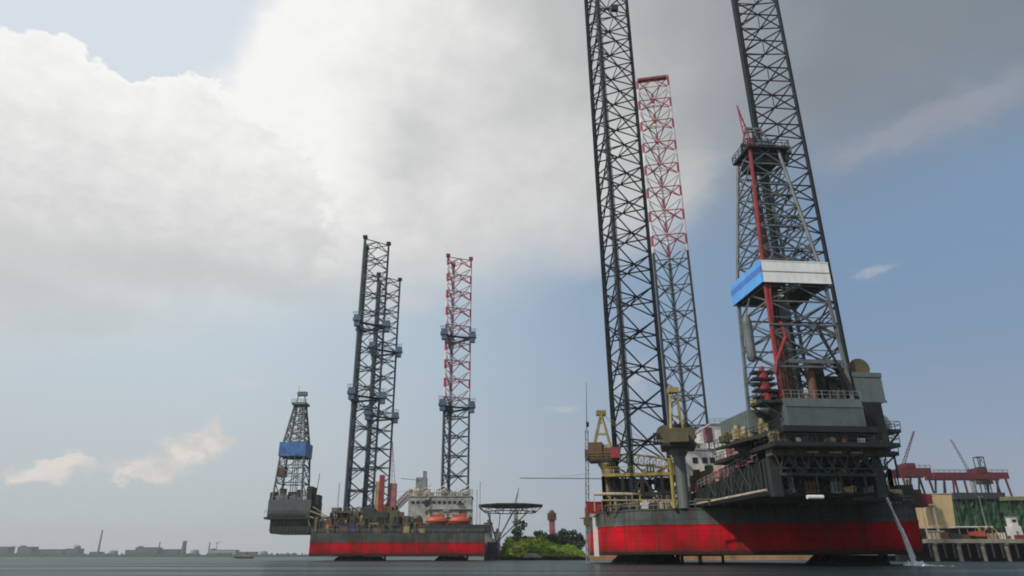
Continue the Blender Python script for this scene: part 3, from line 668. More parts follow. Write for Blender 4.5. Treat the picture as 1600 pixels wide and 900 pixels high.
b = MB(); b.rail([(p0.x, 160, p0.z + .3), (58, 160, p0.z + .3)], 1.1, .05, 1.2); b.rail([(51.3, 162, p0.z + 6.5), (60, 162, p0.z + 6.5)], 1.1, .05, 1.2); b.build('railing', m_grey, acc)
b = MB(); b.box(56.4, 58.5, 163, 166, p0.z + 6.5, p0.z + 7.5); b.build('roof_hatch', m_bright, acc)
b = MB(); b.box(58.7, 61.5, 162.4, 166, p0.z + 4.2, p0.z + 7.3); b.build('fan_unit', m_fblue, acc)
q = at(1106, 680, 158); b = MB(); b.box(q.x - .8, q.x + .8, 157, 159, q.z - 1.6, q.z + 1.6); b.bar((q.x, 158, p0.z), (q.x, 158, q.z), .18); b.build('winch_post', m_pink, acc)
# long pipes along the port side
for (x0, x1, y_, Y, r_, mm) in ((928, 1054, 772, 140.5, .32, m_beige), (940, 1052, 782, 139.5, .2, m_ochre), (945, 1048, 790, 138.2, .16, m_brown), (1085, 1200, 781, 124.5, .2, m_brown)):
    p, q = at(x0, y_, Y), at(x1, y_, Y - 2); b = MB(); b.bar(p, q, r_, 8)
    for k in range(6):
        c_ = p.lerp(q, k / 5); b.bar((c_.x, c_.y, ZD), c_, .1)
    b.build('pipe_run', mm, rig)
gear = [m_ochre, m_beige, m_rust, m_brown, m_grey, m_dkgreen, m_acc, m_yel, m_dored]
for k in range(34):
    f = k / 33; X = 24.4 + 20 * f + rnd.uniform(-.6, .6); Yb = 139.5 - 6.2 * f + rnd.uniform(0, 6)
    h = rnd.uniform(1.0, 3.4); s_ = rnd.uniform(.5, 1.5); b = MB()
    if k % 3 == 0: b.lathe((X, Yb, 0), [(s_ * .6, ZD), (s_ * .6, ZD + h), (s_ * .3, ZD + h + .4)], 10)
    elif k % 3 == 1:
        b.box(X - s_, X + s_, Yb - s_ * .6, Yb + s_ * .6, ZD, ZD + h * .6); b.rail([(X - s_, Yb - s_ * .6, ZD + h * .6), (X + s_, Yb - s_ * .6, ZD + h * .6)], 1, .05, .8)
    else:
        b.path([(X - s_, Yb, ZD), (X - s_, Yb, ZD + h), (X + s_, Yb + .3, ZD + h), (X + s_, Yb + .3, ZD)], .16, 6)
    b.build(('ventilator', 'winch', 'pipe_bend')[k % 3], gear[(k * 5) % 9], rig)
# machinery sitting on top of the port girder, beside the wing platform
for (x_, y_, Y, w_, h_, mm) in ((1092, 752, 134, 2.4, 2.2, m_rust), (1112, 744, 130, 3.0, 2.0, m_brown), (1130, 738, 127, 2.2, 3.0, m_beige), (1146, 730, 124, 2.0, 3.4, m_pink), (1164, 725, 120, 2.6, 3.2, m_yel), (1180, 722, 116, 1.6, 3.0, m_ochre), (1128, 712, 136, 1.6, 5, m_acc), (1140, 716, 132, 1.4, 5, m_acc)):
    p = at(x_, y_, Y); b = MB(); b.box(p.x - w_ / 2, p.x + w_ / 2, Y, Y + 2, p.z - 1.5, p.z + h_ * .5); b.box(p.x - w_ / 4, p.x + w_ / 5, Y + .2, Y + 1.4, p.z + h_ * .5, p.z + h_); b.bar((p.x - w_ / 2, Y, p.z - 1.2), (p.x + w_ / 2, Y - .1, p.z + h_ * .8), .12)
    b.build('deck_machine', mm, rig)
for (x_, y_, Y, mm) in ((1430, 772, 126, m_rust), (1415, 765, 124, m_dkgreen), (1400, 772, 123, m_ochre), (1438, 778, 128, m_bright)):
    p = at(x_, y_, Y); b = MB(); b.box(p.x - 1.2, p.x + 1.2, Y, Y + 2, ZD, p.z + .8); b.bar((p.x - 1, Y, p.z), (p.x - 1, Y, p.z + 2.4), .12); b.build('winch', mm, rig)

def clutter(parent, pts, n, mats, size, seed, nm=('valve_skid', 'pipe_manifold', 'cable_reel', 'tool_cabinet')):
    """small fixed gear scattered along a run of points, each piece a part of its own"""
    g = random.Random(seed)
    for k in range(n):
        f = (k + g.random()) / n * (len(pts) - 1); i = min(int(f), len(pts) - 2); p = Vector(pts[i]).lerp(Vector(pts[i + 1]), f - i)
        s_ = size * g.uniform(.5, 1.3); y = p.y + g.uniform(0, 2.5); kind = k % 4; b = MB(); h = s_ * g.uniform(.8, 2.2)
        if kind == 0:
            b.box(p.x - s_, p.x + s_, y, y + s_, p.z, p.z + .2)
            for j in range(3): b.lathe((p.x - s_ * .7 + j * s_ * .7, y + s_ * .5, p.z + .2), [(.22 * s_, 0), (.22 * s_, h * .6), (.35 * s_, h * .62), (.35 * s_, h * .8), (.1, h)], 8)
        elif kind == 1:
            for j in range(4): x = p.x - s_ + j * s_ * .6; b.path([(x, y, p.z), (x, y, p.z + h * (.6 + .12 * j)), (x + s_ * .9, y + .1 * j, p.z + h * (.6 + .12 * j)), (x + s_ * .9, y + .1 * j, p.z + h * .2)], .07 + .04 * s_, 5)
        elif kind == 2:
            b.lathe((p.x, y + .5, p.z + s_ * .8), [(s_ * .8, -.6), (s_ * .8, -.5), (s_ * .4, -.45), (s_ * .4, .45), (s_ * .8, .5), (s_ * .8, .6)], 14, 'Y'); b.box(p.x - s_ * .6, p.x + s_ * .6, y - .1, y + 1.1, p.z, p.z + .15)
        else:
            b.box(p.x - s_ * .5, p.x + s_ * .5, y, y + s_ * .8, p.z, p.z + h); b.box(p.x - s_ * .56, p.x + s_ * .56, y - .06, y + s_ * .86, p.z + h, p.z + h + .1); b.box(p.x - s_ * .35, p.x + s_ * .35, y - .05, y - .003, p.z + h * .15, p.z + h * .85)
            b.bar((p.x + s_ * .5, y, p.z), (p.x + s_ * .5, y, p.z + h + 1.2), .04)
        b.build(nm[kind], mats[(k * 7 + seed) % len(mats)], parent)
warm = [m_rust, m_ochre, m_beige, m_brown, m_black, m_grey, m_dored, m_acc]
dark = [m_black, m_dkgreen, m_brown, m_rust, m_grey, m_black]
clutter(rig, [(24, 140, ZD), (30, 135.2, ZD), (41, 130.4, ZD)], 26, warm, .9, 1)
clutter(rig, [(25, 146, 13.0), (40, 139.5, 13.0)], 10, warm, .8, 2)
clutter(rig, [(24.5, 139.3, 16.9), (38.0, 137.2, 16.9)], 9, [m_yel, m_ochre, m_brown, m_black], .7, 3)
clutter(rig, [CL(-2.6, 34, 12.7), CL(-2.4, 12, 14.4), CL(-2.2, 5, 15.0)], 14, [m_ochre, m_rust, m_yel, m_brown, m_pink, m_acc, m_dkgreen], .9, 4)
clutter(df, [CL(-.6, 1.2, 23.25), CL(11, .6, 23.25)], 9, dark, .8, 5)
clutter(df, [CL(1, 9, 23.25), CL(12, 9, 23.25)], 10, dark + [m_ochre], 1.6, 6)
clutter(df, [CL(-4.6, 8, 17.8), CL(-1.5, 2, 18.9)], 7, [m_ochre, m_beige, m_brown], .7, 7)
clutter(df, [CL(-3, -1.2, 16.6), CL(15, -1.2, 16.6)], 12, dark, .6, 8)
clutter(cant, [CL(-1, 4.2, 9.9), CL(13, 4.2, 9.9)], 9, dark, .9, 9)
clutter(rig, [(58, 124.5, ZD), (69.5, 120.8, ZD), (78, 136, ZD)], 16, dark + [m_rust, m_ochre], .9, 10)
clutter(rig, [(60, 129, 16.6), (71, 126.6, 16.6)], 8, dark, .9, 11)
clutter(acc, [(44.5, 160.3, at(1070, 703, 160).z + .3), (50.5, 160.3, at(1070, 703, 160).z + .3)], 6, [m_acc, m_grey, m_beige, m_pink], .7, 12)
clutter(dk_, [DT(-3, -3, 70.2), DT(4, -3, 70.2)], 6, [m_derrick, m_black], .8, 13)
mid = [m_gg, m_grey, m_ochre, m_rust, m_brown, m_dkgreen]
clutter(cant, [CL(-1, 2.9, 12.72), CL(13, 2.9, 12.72)], 14, mid, .55, 16)
clutter(cant, [CL(-1, 2.4, 9.95), CL(13, 2.4, 9.95)], 14, mid, .6, 17)
clutter(df, [CL(13.6, 1.0, 16.6), CL(15.4, 1.0, 16.6)], 4, mid, .6, 19)
clutter(df, [CL(-3, -1.1, 16.62), CL(1.5, -1.1, 16.62)], 6, mid, .6, 20)
for k in range(9):                                       # lattice skirt hung under the cantilever deck edge
    x = -2.6 + k * 1.95; b = MB(); b.bar(CL(x, .9, 16), CL(x + .97, .9, 13.2), .1); b.bar(CL(x + .97, .9, 13.2), CL(x + 1.95, .9, 16), .1); b.bar(CL(x, .9, 13.2), CL(x + 1.95, .9, 13.2), .09); b.build('hanger_truss', MATS['worn green truss'], cant)
for k in range(7):                                       # lattice along the flank of the girder
    y = 5 + k * 3.4; b = MB(); zt = 15 - 2.6 * (y - 3.5) / 33.5; b.bar(CL(-3.0, y, zt + .3), CL(-3.0, y + 3.4, 10.8), .12); b.bar(CL(-3.0, y, 10.8), CL(-3.0, y + 3.4, zt), .1); b.bar(CL(-3.0, y, 10.6), CL(-3.0, y, zt + 1.4), .1); b.build('flank_brace', (m_dkgreen, MATS['worn green truss'])[k % 2], cant)
b = MB(); b.rail([CL(-3.0, 5, 15.0), CL(-3.0, 30, 13.0)], 1.2, .06, 1.7); b.build('flank_railing', m_grey, cant)
p = at(1058, 690, 129.6)
clutter(rig, [(p.x - 3.6, p.y + 1, p.z + .9), (p.x + 3.8, p.y + 1, p.z + .9)], 12, [m_ochre, m_brown, m_rust, m_black], 1.2, 15)
clutter(rig, [(p.x - 3.2, p.y, p.z), (p.x + 3.4, p.y, p.z)], 9, [m_rust, m_ochre, m_black, m_brown], .8, 14)

# things resting on the rig
p = CL(-1.8, 2.0, 23.0)
bop = thing('blowout_preventer', 'red valve stack with black plates on the platform beside the derrick foot', 'valve stack', p)
b = MB(); b.lathe(p, [(.9, 0), (.9, 1.1), (.55, 1.2), (.55, 1.7), (.95, 1.8), (.95, 2.8), (.5, 2.9), (.5, 3.4), (.85, 3.5), (.85, 4.4), (.4, 4.6), (.4, 5.4)], 12); b.build('body', m_bright, bop)
for z in (.5, 1.5, 2.5, 3.3, 4.3):
    b = MB(); b.box(p.x - 1.7, p.x + 1.5, p.y - .8, p.y + .8, p.z + z, p.z + z + .32); b.build('plate', m_black, bop)
p = CL(18.0, 5.5, 19.4)
tk = thing('storage_tank', 'pale rounded tank on the small platform at the rig\'s right edge', 'tank', p)
b = MB(); b.lathe((p.x, p.y, p.z), [(.5, 0), (1.2, .3), (1.35, 1.2), (1.2, 2.1), (.5, 2.7)], 14); b.build('shell', m_acc, tk, smooth=True)
b = MB(); b.lathe((p.x, p.y, p.z + 2.7), [(.3, 0), (.3, .4)], 10); b.build('lid', m_grey, tk)
p = at(929, 799, 147)
lk = thing('deck_locker', 'small bright red locker at the near rig\'s left hull corner', 'locker', (p.x, p.y, ZD))
b = MB(); b.box(p.x - 1.5, p.x + 1.9, p.y, p.y + 2, ZD, ZD + 2.1); b.build('body', m_bright, lk)
b = MB(); b.box(p.x - 1.6, p.x + 2.0, p.y - .1, p.y + 2.1, ZD + 2.1, ZD + 2.3); b.build('lid', m_dored, lk)

# water thrown from the rig's side, and its splash
jet = MB(); P0 = at(1374, 762, 112.5); P1 = Vector((64.6, 112.6, 0))
for k in range(90):
    o0 = Vector((rnd.gauss(0, .10), rnd.gauss(0, .10), rnd.gauss(0, .12))); o1 = Vector((rnd.gauss(0, .2), rnd.gauss(0, .2), 0))
    a0 = rnd.uniform(0, .8) if k > 10 else 0; a1 = min(1, a0 + rnd.uniform(.1, .4)) if k > 10 else 1
    pts = []
    for i in range(9):
        f = a0 + (a1 - a0) * i / 8
        xy = P0.lerp(P1, f) + o0 * (1 - f) + o1 * f * f
        pts.append(Vector((xy.x + 0, xy.y, P0.z + (0 - P0.z) * (f ** 1.45) + o0.z)))
    jet.path(pts, rnd.uniform(.02, .07), 4)
m_water = mat('falling water', (.90, .91, .91), .5, dirt=0, var=.1)
tag(jet.build('water_jet', m_water, loc=P0), 'white jet of water pouring from the rig side into the harbour', 'water jet', kind='stuff')
fo = MB()
for k in range(160):
    x = P1.x + abs(rnd.gauss(0, 2.4)) - .8; y = P1.y + rnd.gauss(0, .9); h = .9 * math.exp(-abs(x - P1.x)) * rnd.uniform(.3, 1) + .05
    fo.lathe((x, y, 0), [(.05, .02), (rnd.uniform(.1, .4), .03), (.06, h)], 5)
tag(fo.build('foam', m_water, loc=P1), 'white splash where the water jet hits the harbour', 'splash', kind='stuff')

# ================================================================== FAR RIG
rig2 = thing('jackup_rig', 'smaller-looking far drilling rig with orange lifeboats and platform rings on its legs', 'oil rig', (-35, 280, 0), 'jack-up drilling rigs in the harbour')
Z2 = 9.3
H2 = [(-64.8, 258), (-2.9, 258), (-3.1, 272), (-3.4, 300), (-8, 318), (-62, 318), (-66.5, 300)]
b = MB(); b.prism(H2, 1.6, Z2)
for k in range(len(H2)):
    p, q = H2[k], H2[(k + 1) % len(H2)]; b.bar((p[0], p[1], 6.1), (q[0], q[1], 6.1), .14)
h2 = b.build('hull', m_hull2, rig2)
b = MB(); b.rail([(p[0], p[1], Z2) for p in H2], 1.2, .07, 3, True); b.build('railing', m_grey, rig2)
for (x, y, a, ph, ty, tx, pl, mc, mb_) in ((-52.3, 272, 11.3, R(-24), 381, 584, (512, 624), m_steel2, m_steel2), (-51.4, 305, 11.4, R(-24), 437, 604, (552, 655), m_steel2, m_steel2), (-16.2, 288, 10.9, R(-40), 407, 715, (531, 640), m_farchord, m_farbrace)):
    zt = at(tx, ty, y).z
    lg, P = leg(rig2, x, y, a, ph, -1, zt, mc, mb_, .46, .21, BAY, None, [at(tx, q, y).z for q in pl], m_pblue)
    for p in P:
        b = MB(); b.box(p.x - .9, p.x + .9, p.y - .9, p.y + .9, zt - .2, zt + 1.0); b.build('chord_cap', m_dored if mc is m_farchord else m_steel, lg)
    b = MB(); b.lathe((x, y, 0), [(1.5, -1.5), (6.5, -.9), (6.5, .3), (5, 1.5)], 16); b.build('spud_can', m_black, lg)
jackhouse(rig2, -52, 272, Z2, 16.4, 7.6, m_black, m_brown, 0)
jackhouse(rig2, -51.4, 305, Z2, 16.4, 7.6, m_black, m_brown, 0)
jackhouse(rig2, -16.2, 288, Z2, 16.4, 7.2, m_dkgreen, m_acc, 0)
# cantilever and drill floor pointing left
cant2 = part('cantilever', rig2)
for y in (272, 288):
    b = MB(); b.hexa([(-84, y, 10), (-40, y, 9.4), (-40, y + 1, 9.4), (-84, y + 1, 10)], [(-84, y, 15.4), (-40, y, 11), (-40, y + 1, 11), (-84, y + 1, 15.4)])
    for k in range(24): b.box(-83.5 + k * 1.3, -83.3 + k * 1.3, y - .2, y - .003, 10.2, 15.0 - k * .13)
    b.build('girder', m_dkgreen, cant2)
b = MB()
for k in range(7): b.box(-84 + k * 5, -83.2 + k * 5, 273, 288, 13.2 - .25 * k, 15 - .4 * k)
b.box(-83.5, -69, 271.5, 289.5, 9.4, 10.2); b.box(-84.8, -69, 270.5, 290, 15.45, 16.3); b.box(-83, -70, 274, 287, 10.25, 15.4)
b.build('cross_beam', m_black, cant2)
b = MB()
for k in range(6): b.bar((-70 + k * 3, 270.6, 16 - k * .6), (-68.5 + k * 3, 270.6, 12), .2)
b.bar((-69, 270.5, 17.5), (-57, 270.5, 13.2), .35); b.bar((-69, 270.4, 15.5), (-57, 270.4, 11.4), .3); b.bar((-68, 270.6, 19), (-60, 270.6, 14), .2); b.build('ramp', m_ochre, cant2)
df2 = part('drill_floor', rig2)
pz0, pz1 = at(455, 808, 272).z, at(455, 781, 272).z
b = MB(); b.box(-85.2, -69, 271, 289, pz0, pz1)
for k in range(32): b.box(-85 + k * .5, -84.8 + k * .5, 270.85, 270.997, pz0, pz1)
b.build('wind_house', mat('pale grey green paint', (.15, .17, .165), .55, var=.2, dirt=.3), df2)
b = MB(); b.box(-83.5, -70, 273, 287, 16.32, pz0 - .02); b.box(-86, -68.4, 270.2, 290, pz0 - .8, pz0 - .03) ; b.rail([(-86, 270.2, 16.4), (-69, 270.2, 16.4)], 1.2, .06, 1.5); b.build('substructure', m_black, df2)
b = MB(); b.box(-71.2, -69.2, 272, 279, pz1 + .02, pz1 + 5); b.box(-68.9, -66.8, 273, 279, 13, pz1 + 2); b.bar((-68.2, 274, pz1), (-67.4, 274, pz1 + 10), .14); b.build('stair_tower', m_black, df2)
D2X, D2Y = -79.3, 280
zk = at(462, 700, 276).z; zt2 = at(470, 632, 280).z
dd, K2 = derrick(rig2, D2X, D2Y, pz1, zk, zt2, 5.6, 4.5, 1.9, 0, m_derrick, m_derrick, m_derrick, .42, .2, (3, 5))
z0_, z1_ = at(462, 712, 274).z, at(462, 690, 274).z
b = MB()
for (x0, x1, y0, y1) in ((-5.3, 5.3, -5.3, -5.0), (-5.3, 5.3, 5.0, 5.3), (-5.3, -5.0, -5.0, 5.0), (5.0, 5.3, -5.0, 5.0)): b.box(D2X + x0, D2X + x1, D2Y + y0, D2Y + y1, z0_, z1_)
b.build('wind_wall', m_fblue, dd)
b = MB(); b.box(D2X - 4.95, D2X + 4.95, D2Y - 4.95, D2Y + 4.95, z0_ + .2, z0_ + .6); b.build('monkey_board', m_black, dd)
b = MB(); b.box(D2X - 3, D2X + 3, D2Y - 3, D2Y + 3, zt2 - .5, zt2 + .4); b.rail([(D2X - 3, D2Y - 3, zt2 + .4), (D2X + 3, D2Y - 3, zt2 + .4)], 1.2, .08, 1.2)
for x in (-2, 2): b.bar((D2X + x, D2Y, zt2), (D2X + x * .5, D2Y, zt2 + 5), .25)
b.box(D2X - 1.6, D2X + 2.2, D2Y - 1, D2Y + 1, zt2 + 3.6, zt2 + 5.2); b.bar((D2X - 1.2, D2Y, zt2 + 5), (D2X - 1.4, D2Y, zt2 + 8), .08); b.build('crown_block', m_derrick, dd)
b = MB()
for x in (-1, 0, 1, 1.7): b.bar((D2X + x, D2Y + 1, pz1), (D2X + x * .5, D2Y + 1, zt2), .18)
b.box(D2X - 1.5, D2X + 1, D2Y - 1, D2Y + 1, zk - 4, zk - 1); b.box(D2X - 5, D2X - 2.2, D2Y - 5, D2Y - 1, pz1 + 9, pz1 + 12.5); b.build('drill_pipe', m_rust, dd)
b = MB()
for (x, w_, h_) in ((-5.5, 2.4, 3), (-2, 2, 4.4), (1.5, 2.6, 3.2), (4.5, 1.8, 4)): b.box(D2X + x - w_ / 2, D2X + x + w_ / 2, D2Y - 5.5, D2Y - 3, pz1, pz1 + h_)
b.build('drawworks', m_black, dd)
# accommodation, helideck
acc2 = part('accommodation', rig2)
za, zb, zc = at(660, 806, 263).z, at(660, 776, 263).z, at(715, 768, 263).z
xa, xb = at(638, 790, 263).x, at(737, 790, 263).x
b = MB(); b.box(xa, xb, 263, 278, Z2, zb); b.box(xa - .3, xb + .3, 262.7, 278.3, zb, zb + .35); b.box(at(690, 770, 264).x, xb - 1.5, 264.5, 276, zb + .35, zc)
b.box(xa + 7, xa + 7.8, 262.4, 263, Z2, zb); b.build('house', mat('weathered far accommodation', (.33, .34, .30), .6, var=.45, dirt=.6, dcol=(.16, .13, .10)), acc2)
windows(acc2, [(xa + 1.6 + k * 1.9, 262.98, zb - 2.0) for k in range(3)] + [(xa + 9.4 + k * 1.9, 262.98, zb - 2.0) for k in range(6)] + [(xa + 13.6 + k * 1.9, 264.48, zc - 1.4) for k in range(5)], 1.1, .95)
b = MB(); b.rail([(xa, 263, zb + .35), (xb, 263, zb + .35)], 1.1, .06, 1.5); b.build('railing', m_grey, acc2)
q = at(660, 746, 268); b = MB(); b.box(q.x - 2.4, q.x + 1.6, 268, 272, zb + .35, q.z); b.box(q.x + .2, q.x + 1.5, 268, 270, q.z, q.z + 2.4); b.bar((q.x - 1, 268, q.z - 1), (q.x - 8, 266, q.z - .6), .14); b.build('bridge_tower', m_grey, acc2)
for (x_, mm) in ((648, m_ochre), (664, m_beige), (686, m_acc), (724, m_acc)):
    q = at(x_, 764, 266); b = MB(); b.box(q.x - 2, q.x + 2, 266, 268, zb + .35, q.z); b.bar((q.x - 2, 266, q.z - 1), (q.x + 2.4, 265.5, q.z + 1.6), .2); b.build('roof_unit', mm, acc2)
b = MB(); b.box(at(664, 825, 258.5).x, -.6, 258.4, 263, Z2, za - 3.2); b.build('boat_deck', m_dkgreen, rig2)
hd = part('helideck', rig2)
zh = at(796, 789, 284).z; hx, hy, hr = 7.0, 286, 13.6
o8 = [(hx + hr * math.cos(R(22.5 + 45 * k)), hy + hr * math.sin(R(22.5 + 45 * k))) for k in range(8)]
b = MB(); b.prism(o8, zh - .5, zh); b.build('deck', m_black, hd)
b = MB()
for k in range(8):
    p, q = o8[k], o8[(k + 1) % 8]; pi = (hx + (p[0] - hx) * .8, hy + (p[1] - hy) * .8); qi = (hx + (q[0] - hx) * .8, hy + (q[1] - hy) * .8)
    b.bar((p[0], p[1], zh - .6), (pi[0], pi[1], zh - 2.6), .16); b.bar((pi[0], pi[1], zh - 2.6), (qi[0], qi[1], zh - 2.6), .24); b.bar((pi[0], pi[1], zh - 2.6), ((p[0] + q[0]) / 2, (p[1] + q[1]) / 2, zh - .6), .14)
for k in range(7): b.bar((hx - 9 + k * 3, hy - 11, zh - 2.6), (hx - 9 + k * 3, hy + 11, zh - 2.6), .2); b.bar((hx - 9 + k * 3, hy - 11, zh - 2.6), (hx - 7.5 + k * 3, hy - 11, zh - .6), .14)
b.build('under_truss', m_black, hd)
b = MB()
for (x, y) in ((hx - 9, hy - 9), (hx - 9, hy + 9), (hx + 1, hy - 9), (hx + 1, hy + 9), (hx + 7, hy - 6)): b.bar((x, y, zh - 2.6), (1.5, y * .4 + 172, 6.5), .26)
for (x, y) in ((hx - 8, hy - 8), (hx - 4, hy + 6)): b.bar((x, y, zh - 2.6), (min(x, 2), y, 8), .24)
b.build('support_strut', m_grey, hd)
# cranes and deck gear
q = at(596, 790, 266)
crane(rig2, q.x, 290, Z2, 17.5, 1.4, 5, R(-60), 22, 25, m_ochre, m_rust, m_dored, m_dored, 8)
b = MB(); q = at(597, 742, 264); b.box(q.x - .9, q.x + .9, 264, 266, 14, q.z); b.build('red_mast', m_dred, rig2)
q = at(589, 765, 264); b = MB(); b.box(q.x - .7, q.x + .7, 264.5, 266, Z2, q.z + 3); b.build('riser', m_ochre, rig2)
q = at(614, 755, 266); b = MB(); b.box(q.x - 1.3, q.x + 1.3, 266, 268.4, 12, q.z); q2 = at(613, 690, 266)
for s_ in (-.6, .6): b.bar((q.x + s_, 267, q.z), (q2.x, 267, q2.z), .13)
for k in range(8): f = k / 8; b.bar((q.x - .6 + (q2.x - q.x + .6) * f, 267, q.z + (q2.z - q.z) * f), (q.x + .6 + (q2.x - q.x - .6) * (f + .1), 267, q.z + (q2.z - q.z) * (f + .1)), .08)
b.build('crane_mast', m_pink, rig2)
for (x_, y0, y1, Y) in ((527, 800, 755, 268), (750, 800, 752, 262), (745, 800, 765, 262)):
    p, q = at(x_, y0, Y), at(x_, y1, Y); b = MB(); b.bar((p.x, Y, Z2), (p.x, Y, q.z), .16); b.build('antenna', m_grey, rig2)
gear2 = [m_brown, m_ochre, m_rust, m_dkgreen, m_black, m_black, m_brown, m_brown, m_rust, m_dkgreen]
for k in range(78):
    f = (k * 29 % 78) / 77; X = -63.5 + 38 * f + rnd.uniform(-.6, .6); Yb = 258.8 + rnd.uniform(0, 5); h = rnd.uniform(1.2, 3.6) + (2.6 if Yb > 261 else 0); s_ = rnd.uniform(.6, 1.7); b = MB()
    if k % 3 == 0: b.lathe((X, Yb, 0), [(s_ * .6, Z2), (s_ * .6, Z2 + h), (s_ * .3, Z2 + h + .4)], 8)
    elif k % 3 == 1: b.box(X - s_, X + s_, Yb - s_ * .6, Yb + s_ * .6, Z2, Z2 + h * .7); b.rail([(X - s_, Yb - s_ * .6, Z2 + h * .7), (X + s_, Yb - s_ * .6, Z2 + h * .7)], 1, .06, .8)
    else: b.path([(X - s_, Yb, Z2), (X - s_, Yb, Z2 + h), (X + s_, Yb + .3, Z2 + h), (X + s_, Yb + .3, Z2)], .2, 6)
    b.build(('ventilator', 'winch', 'pipe_bend')[k % 3], gear2[(k * 7) % 10], rig2)
for (x_, y_, w_, Y, mm) in ((585, 800, 10, 262.5, m_dkgreen), (612, 797, 5, 263, m_brown), (560, 806, 6, 263.5, m_brown), (630, 806, 4, 262, m_rust), (515, 815, 4, 263, m_ochre)):
    q = at(x_, y_, Y); b = MB(); b.box(q.x - w_ / 2, q.x + w_ / 2, Y, Y + 4, Z2, q.z); b.box(q.x - w_ / 3, q.x, Y + .5, Y + 3, q.z, q.z + 1.4); b.build('machine_house', mm, rig2)
clutter(rig2, [(-63, 259, Z2), (-45, 259, Z2), (-26, 259, Z2)], 26, dark + [m_ochre, m_rust], 1.0, 21)
clutter(rig2, [(-62, 266, 13.5), (-28, 266, 13.5)], 20, dark + [m_brown, m_rust], 1.3, 22)
clutter(rig2, [(-60, 264, 17), (-44, 264, 17)], 10, dark + [m_brown], 1.0, 23)
clutter(acc2, [(xa + 1, 263.5, zb + .4), (xb - 1, 263.5, zb + .4)], 10, [m_acc, m_grey, m_beige, m_ochre], 1.0, 24)
clutter(df2, [(-84, 272, pz1), (-70, 272, pz1)], 10, dark + [m_rust], 1.2, 25)
b = MB()
for k in range(3): b.box(xa + 8, xb + .4, 262.2, 262.98, Z2 + 2.7 + 2.8 * k, Z2 + 2.85 + 2.8 * k); b.rail([(xa + 8, 262.2, Z2 + 2.85 + 2.8 * k), (xb + .4, 262.2, Z2 + 2.85 + 2.8 * k)], 1.1, .05, 1.4)
b.build('balcony', m_acc, acc2)
g = random.Random(61)
for k in range(12):
    X = xa + g.uniform(.5, xb - xa - 1); z = g.uniform(Z2, zb - 3); b = MB(); w_ = g.uniform(.5, 1.6); b.box(X - w_, X + w_, 262.1, 262.96, z, z + g.uniform(.6, 2.0)); b.bar((X - w_ * 1.3, 262.3, z), (X + w_ * 1.3, 262.3, z + 2.6), .1); b.build('wall_unit', (m_grey, m_rust, m_ochre, m_dkgreen, m_acc, m_black)[k % 6], acc2)
q = at(543, 822, 258.6)
ct = thing('shipping_container', 'dark blue container on the far rig\'s deck below its left legs', 'container', (q.x, 258.6, Z2))
b = MB(); b.box(q.x - 3, q.x + 3, 258.4, 260.8, Z2 + .02, Z2 + 2.9)
for k in range(20): b.box(q.x - 2.9 + k * .3, q.x - 2.77 + k * .3, 258.33, 258.397, Z2 + .1, Z2 + 2.8)
b.build('box', mat('container blue', (.03, .05, .16), .6), ct)
b = MB(); b.box(q.x - 3.05, q.x + 3.05, 258.35, 260.85, Z2 + 2.9, Z2 + 3.02); b.build('roof', m_roof, ct)

def lifeboat(x, y, z, label):
    r_ = thing('lifeboat', label, 'lifeboat', (x, y, z), 'orange lifeboats on the far rig')
    b = MB(); prof = [(.15, -4.1), (.8, -3.5), (1.55, -2.4), (1.8, 0), (1.65, 2.2), (.9, 3.4), (.2, 4.1)]
    b.lathe((x, y, z), prof, 14, 'X'); b.build('hull', m_orange, r_, smooth=True)
    b = MB(); b.box(x - 2.2, x + 2.0, y - .9, y + .9, z + 1.2, z + 2.2); b.box(x + .6, x + 1.9, y - .7, y + .7, z + 2.2, z + 2.8); b.build('canopy', m_orange, r_)
    b = MB(); b.hexa([(x - 4.0, y - 1.86, z - .35), (x + 4.0, y - 1.86, z - .35), (x + 4.0, y - 1.80, z - .35), (x - 4.0, y - 1.80, z - .35)], [(x - 4.0, y - 1.86, z - .1), (x + 4.0, y - 1.86, z - .1), (x + 4.0, y - 1.80, z - .1), (x - 4.0, y - 1.80, z - .1)]); b.build('fender', m_black, r_)
    return r_
q = at(683, 814, 259.5); b1 = lifeboat(q.x, 259.8, q.z, 'orange lifeboat under the white block, further from the helideck')
q2 = at(718, 814, 259.5); b2 = copy_tree(b1, (q2.x, 259.8, q2.z)); b2['label'] = 'orange lifeboat on the far rig\'s corner nearest the helideck'
for xx in (q.x - 3, q.x + 3, q2.x - 3, q2.x + 3):
    b = MB(); b.path([(xx, 262.5, Z2), (xx, 262.5, q.z + 2.6), (xx, 259.8, q.z + 2.6), (xx, 259.8, q.z + 1.2)], .16, 6); b.build('davit', m_acc, rig2)

# ================================================================== HARBOUR MAST
p, q = at(918, 868, 152), at(916, 597, 152)
mast = thing('harbour_mast', 'tall thin grey mast with a long horizontal arm left of the near rig', 'mast', (p.x, 152, 0))
p.z = -.5; b = MB()
for s_ in ((-.35, -.35), (.35, -.35), (.35, .35), (-.35, .35)):
    b.bar(p + Vector((s_[0], s_[1], 0)), p.lerp(q, .72) + Vector((s_[0] * .8, s_[1] * .8, 0)), .09)
for k in range(34):
    f, g = .72 * k / 34, .72 * (k + 1) / 34; a_, c_ = p.lerp(q, f), p.lerp(q, g); s_ = .33 if k % 2 else -.33
    b.bar(a_ + Vector((s_, -.33, 0)), c_ + Vector((-s_, -.33, 0)), .05); b.bar(a_ + Vector((-.33, s_, 0)), c_ + Vector((-.33, -s_, 0)), .05); b.bar(a_ + Vector((s_, .33, 0)), c_ + Vector((-s_, .33, 0)), .05)
b.bar(p.lerp(q, .72), q, .14, 6, .05); b.build('tower', m_grey, mast)
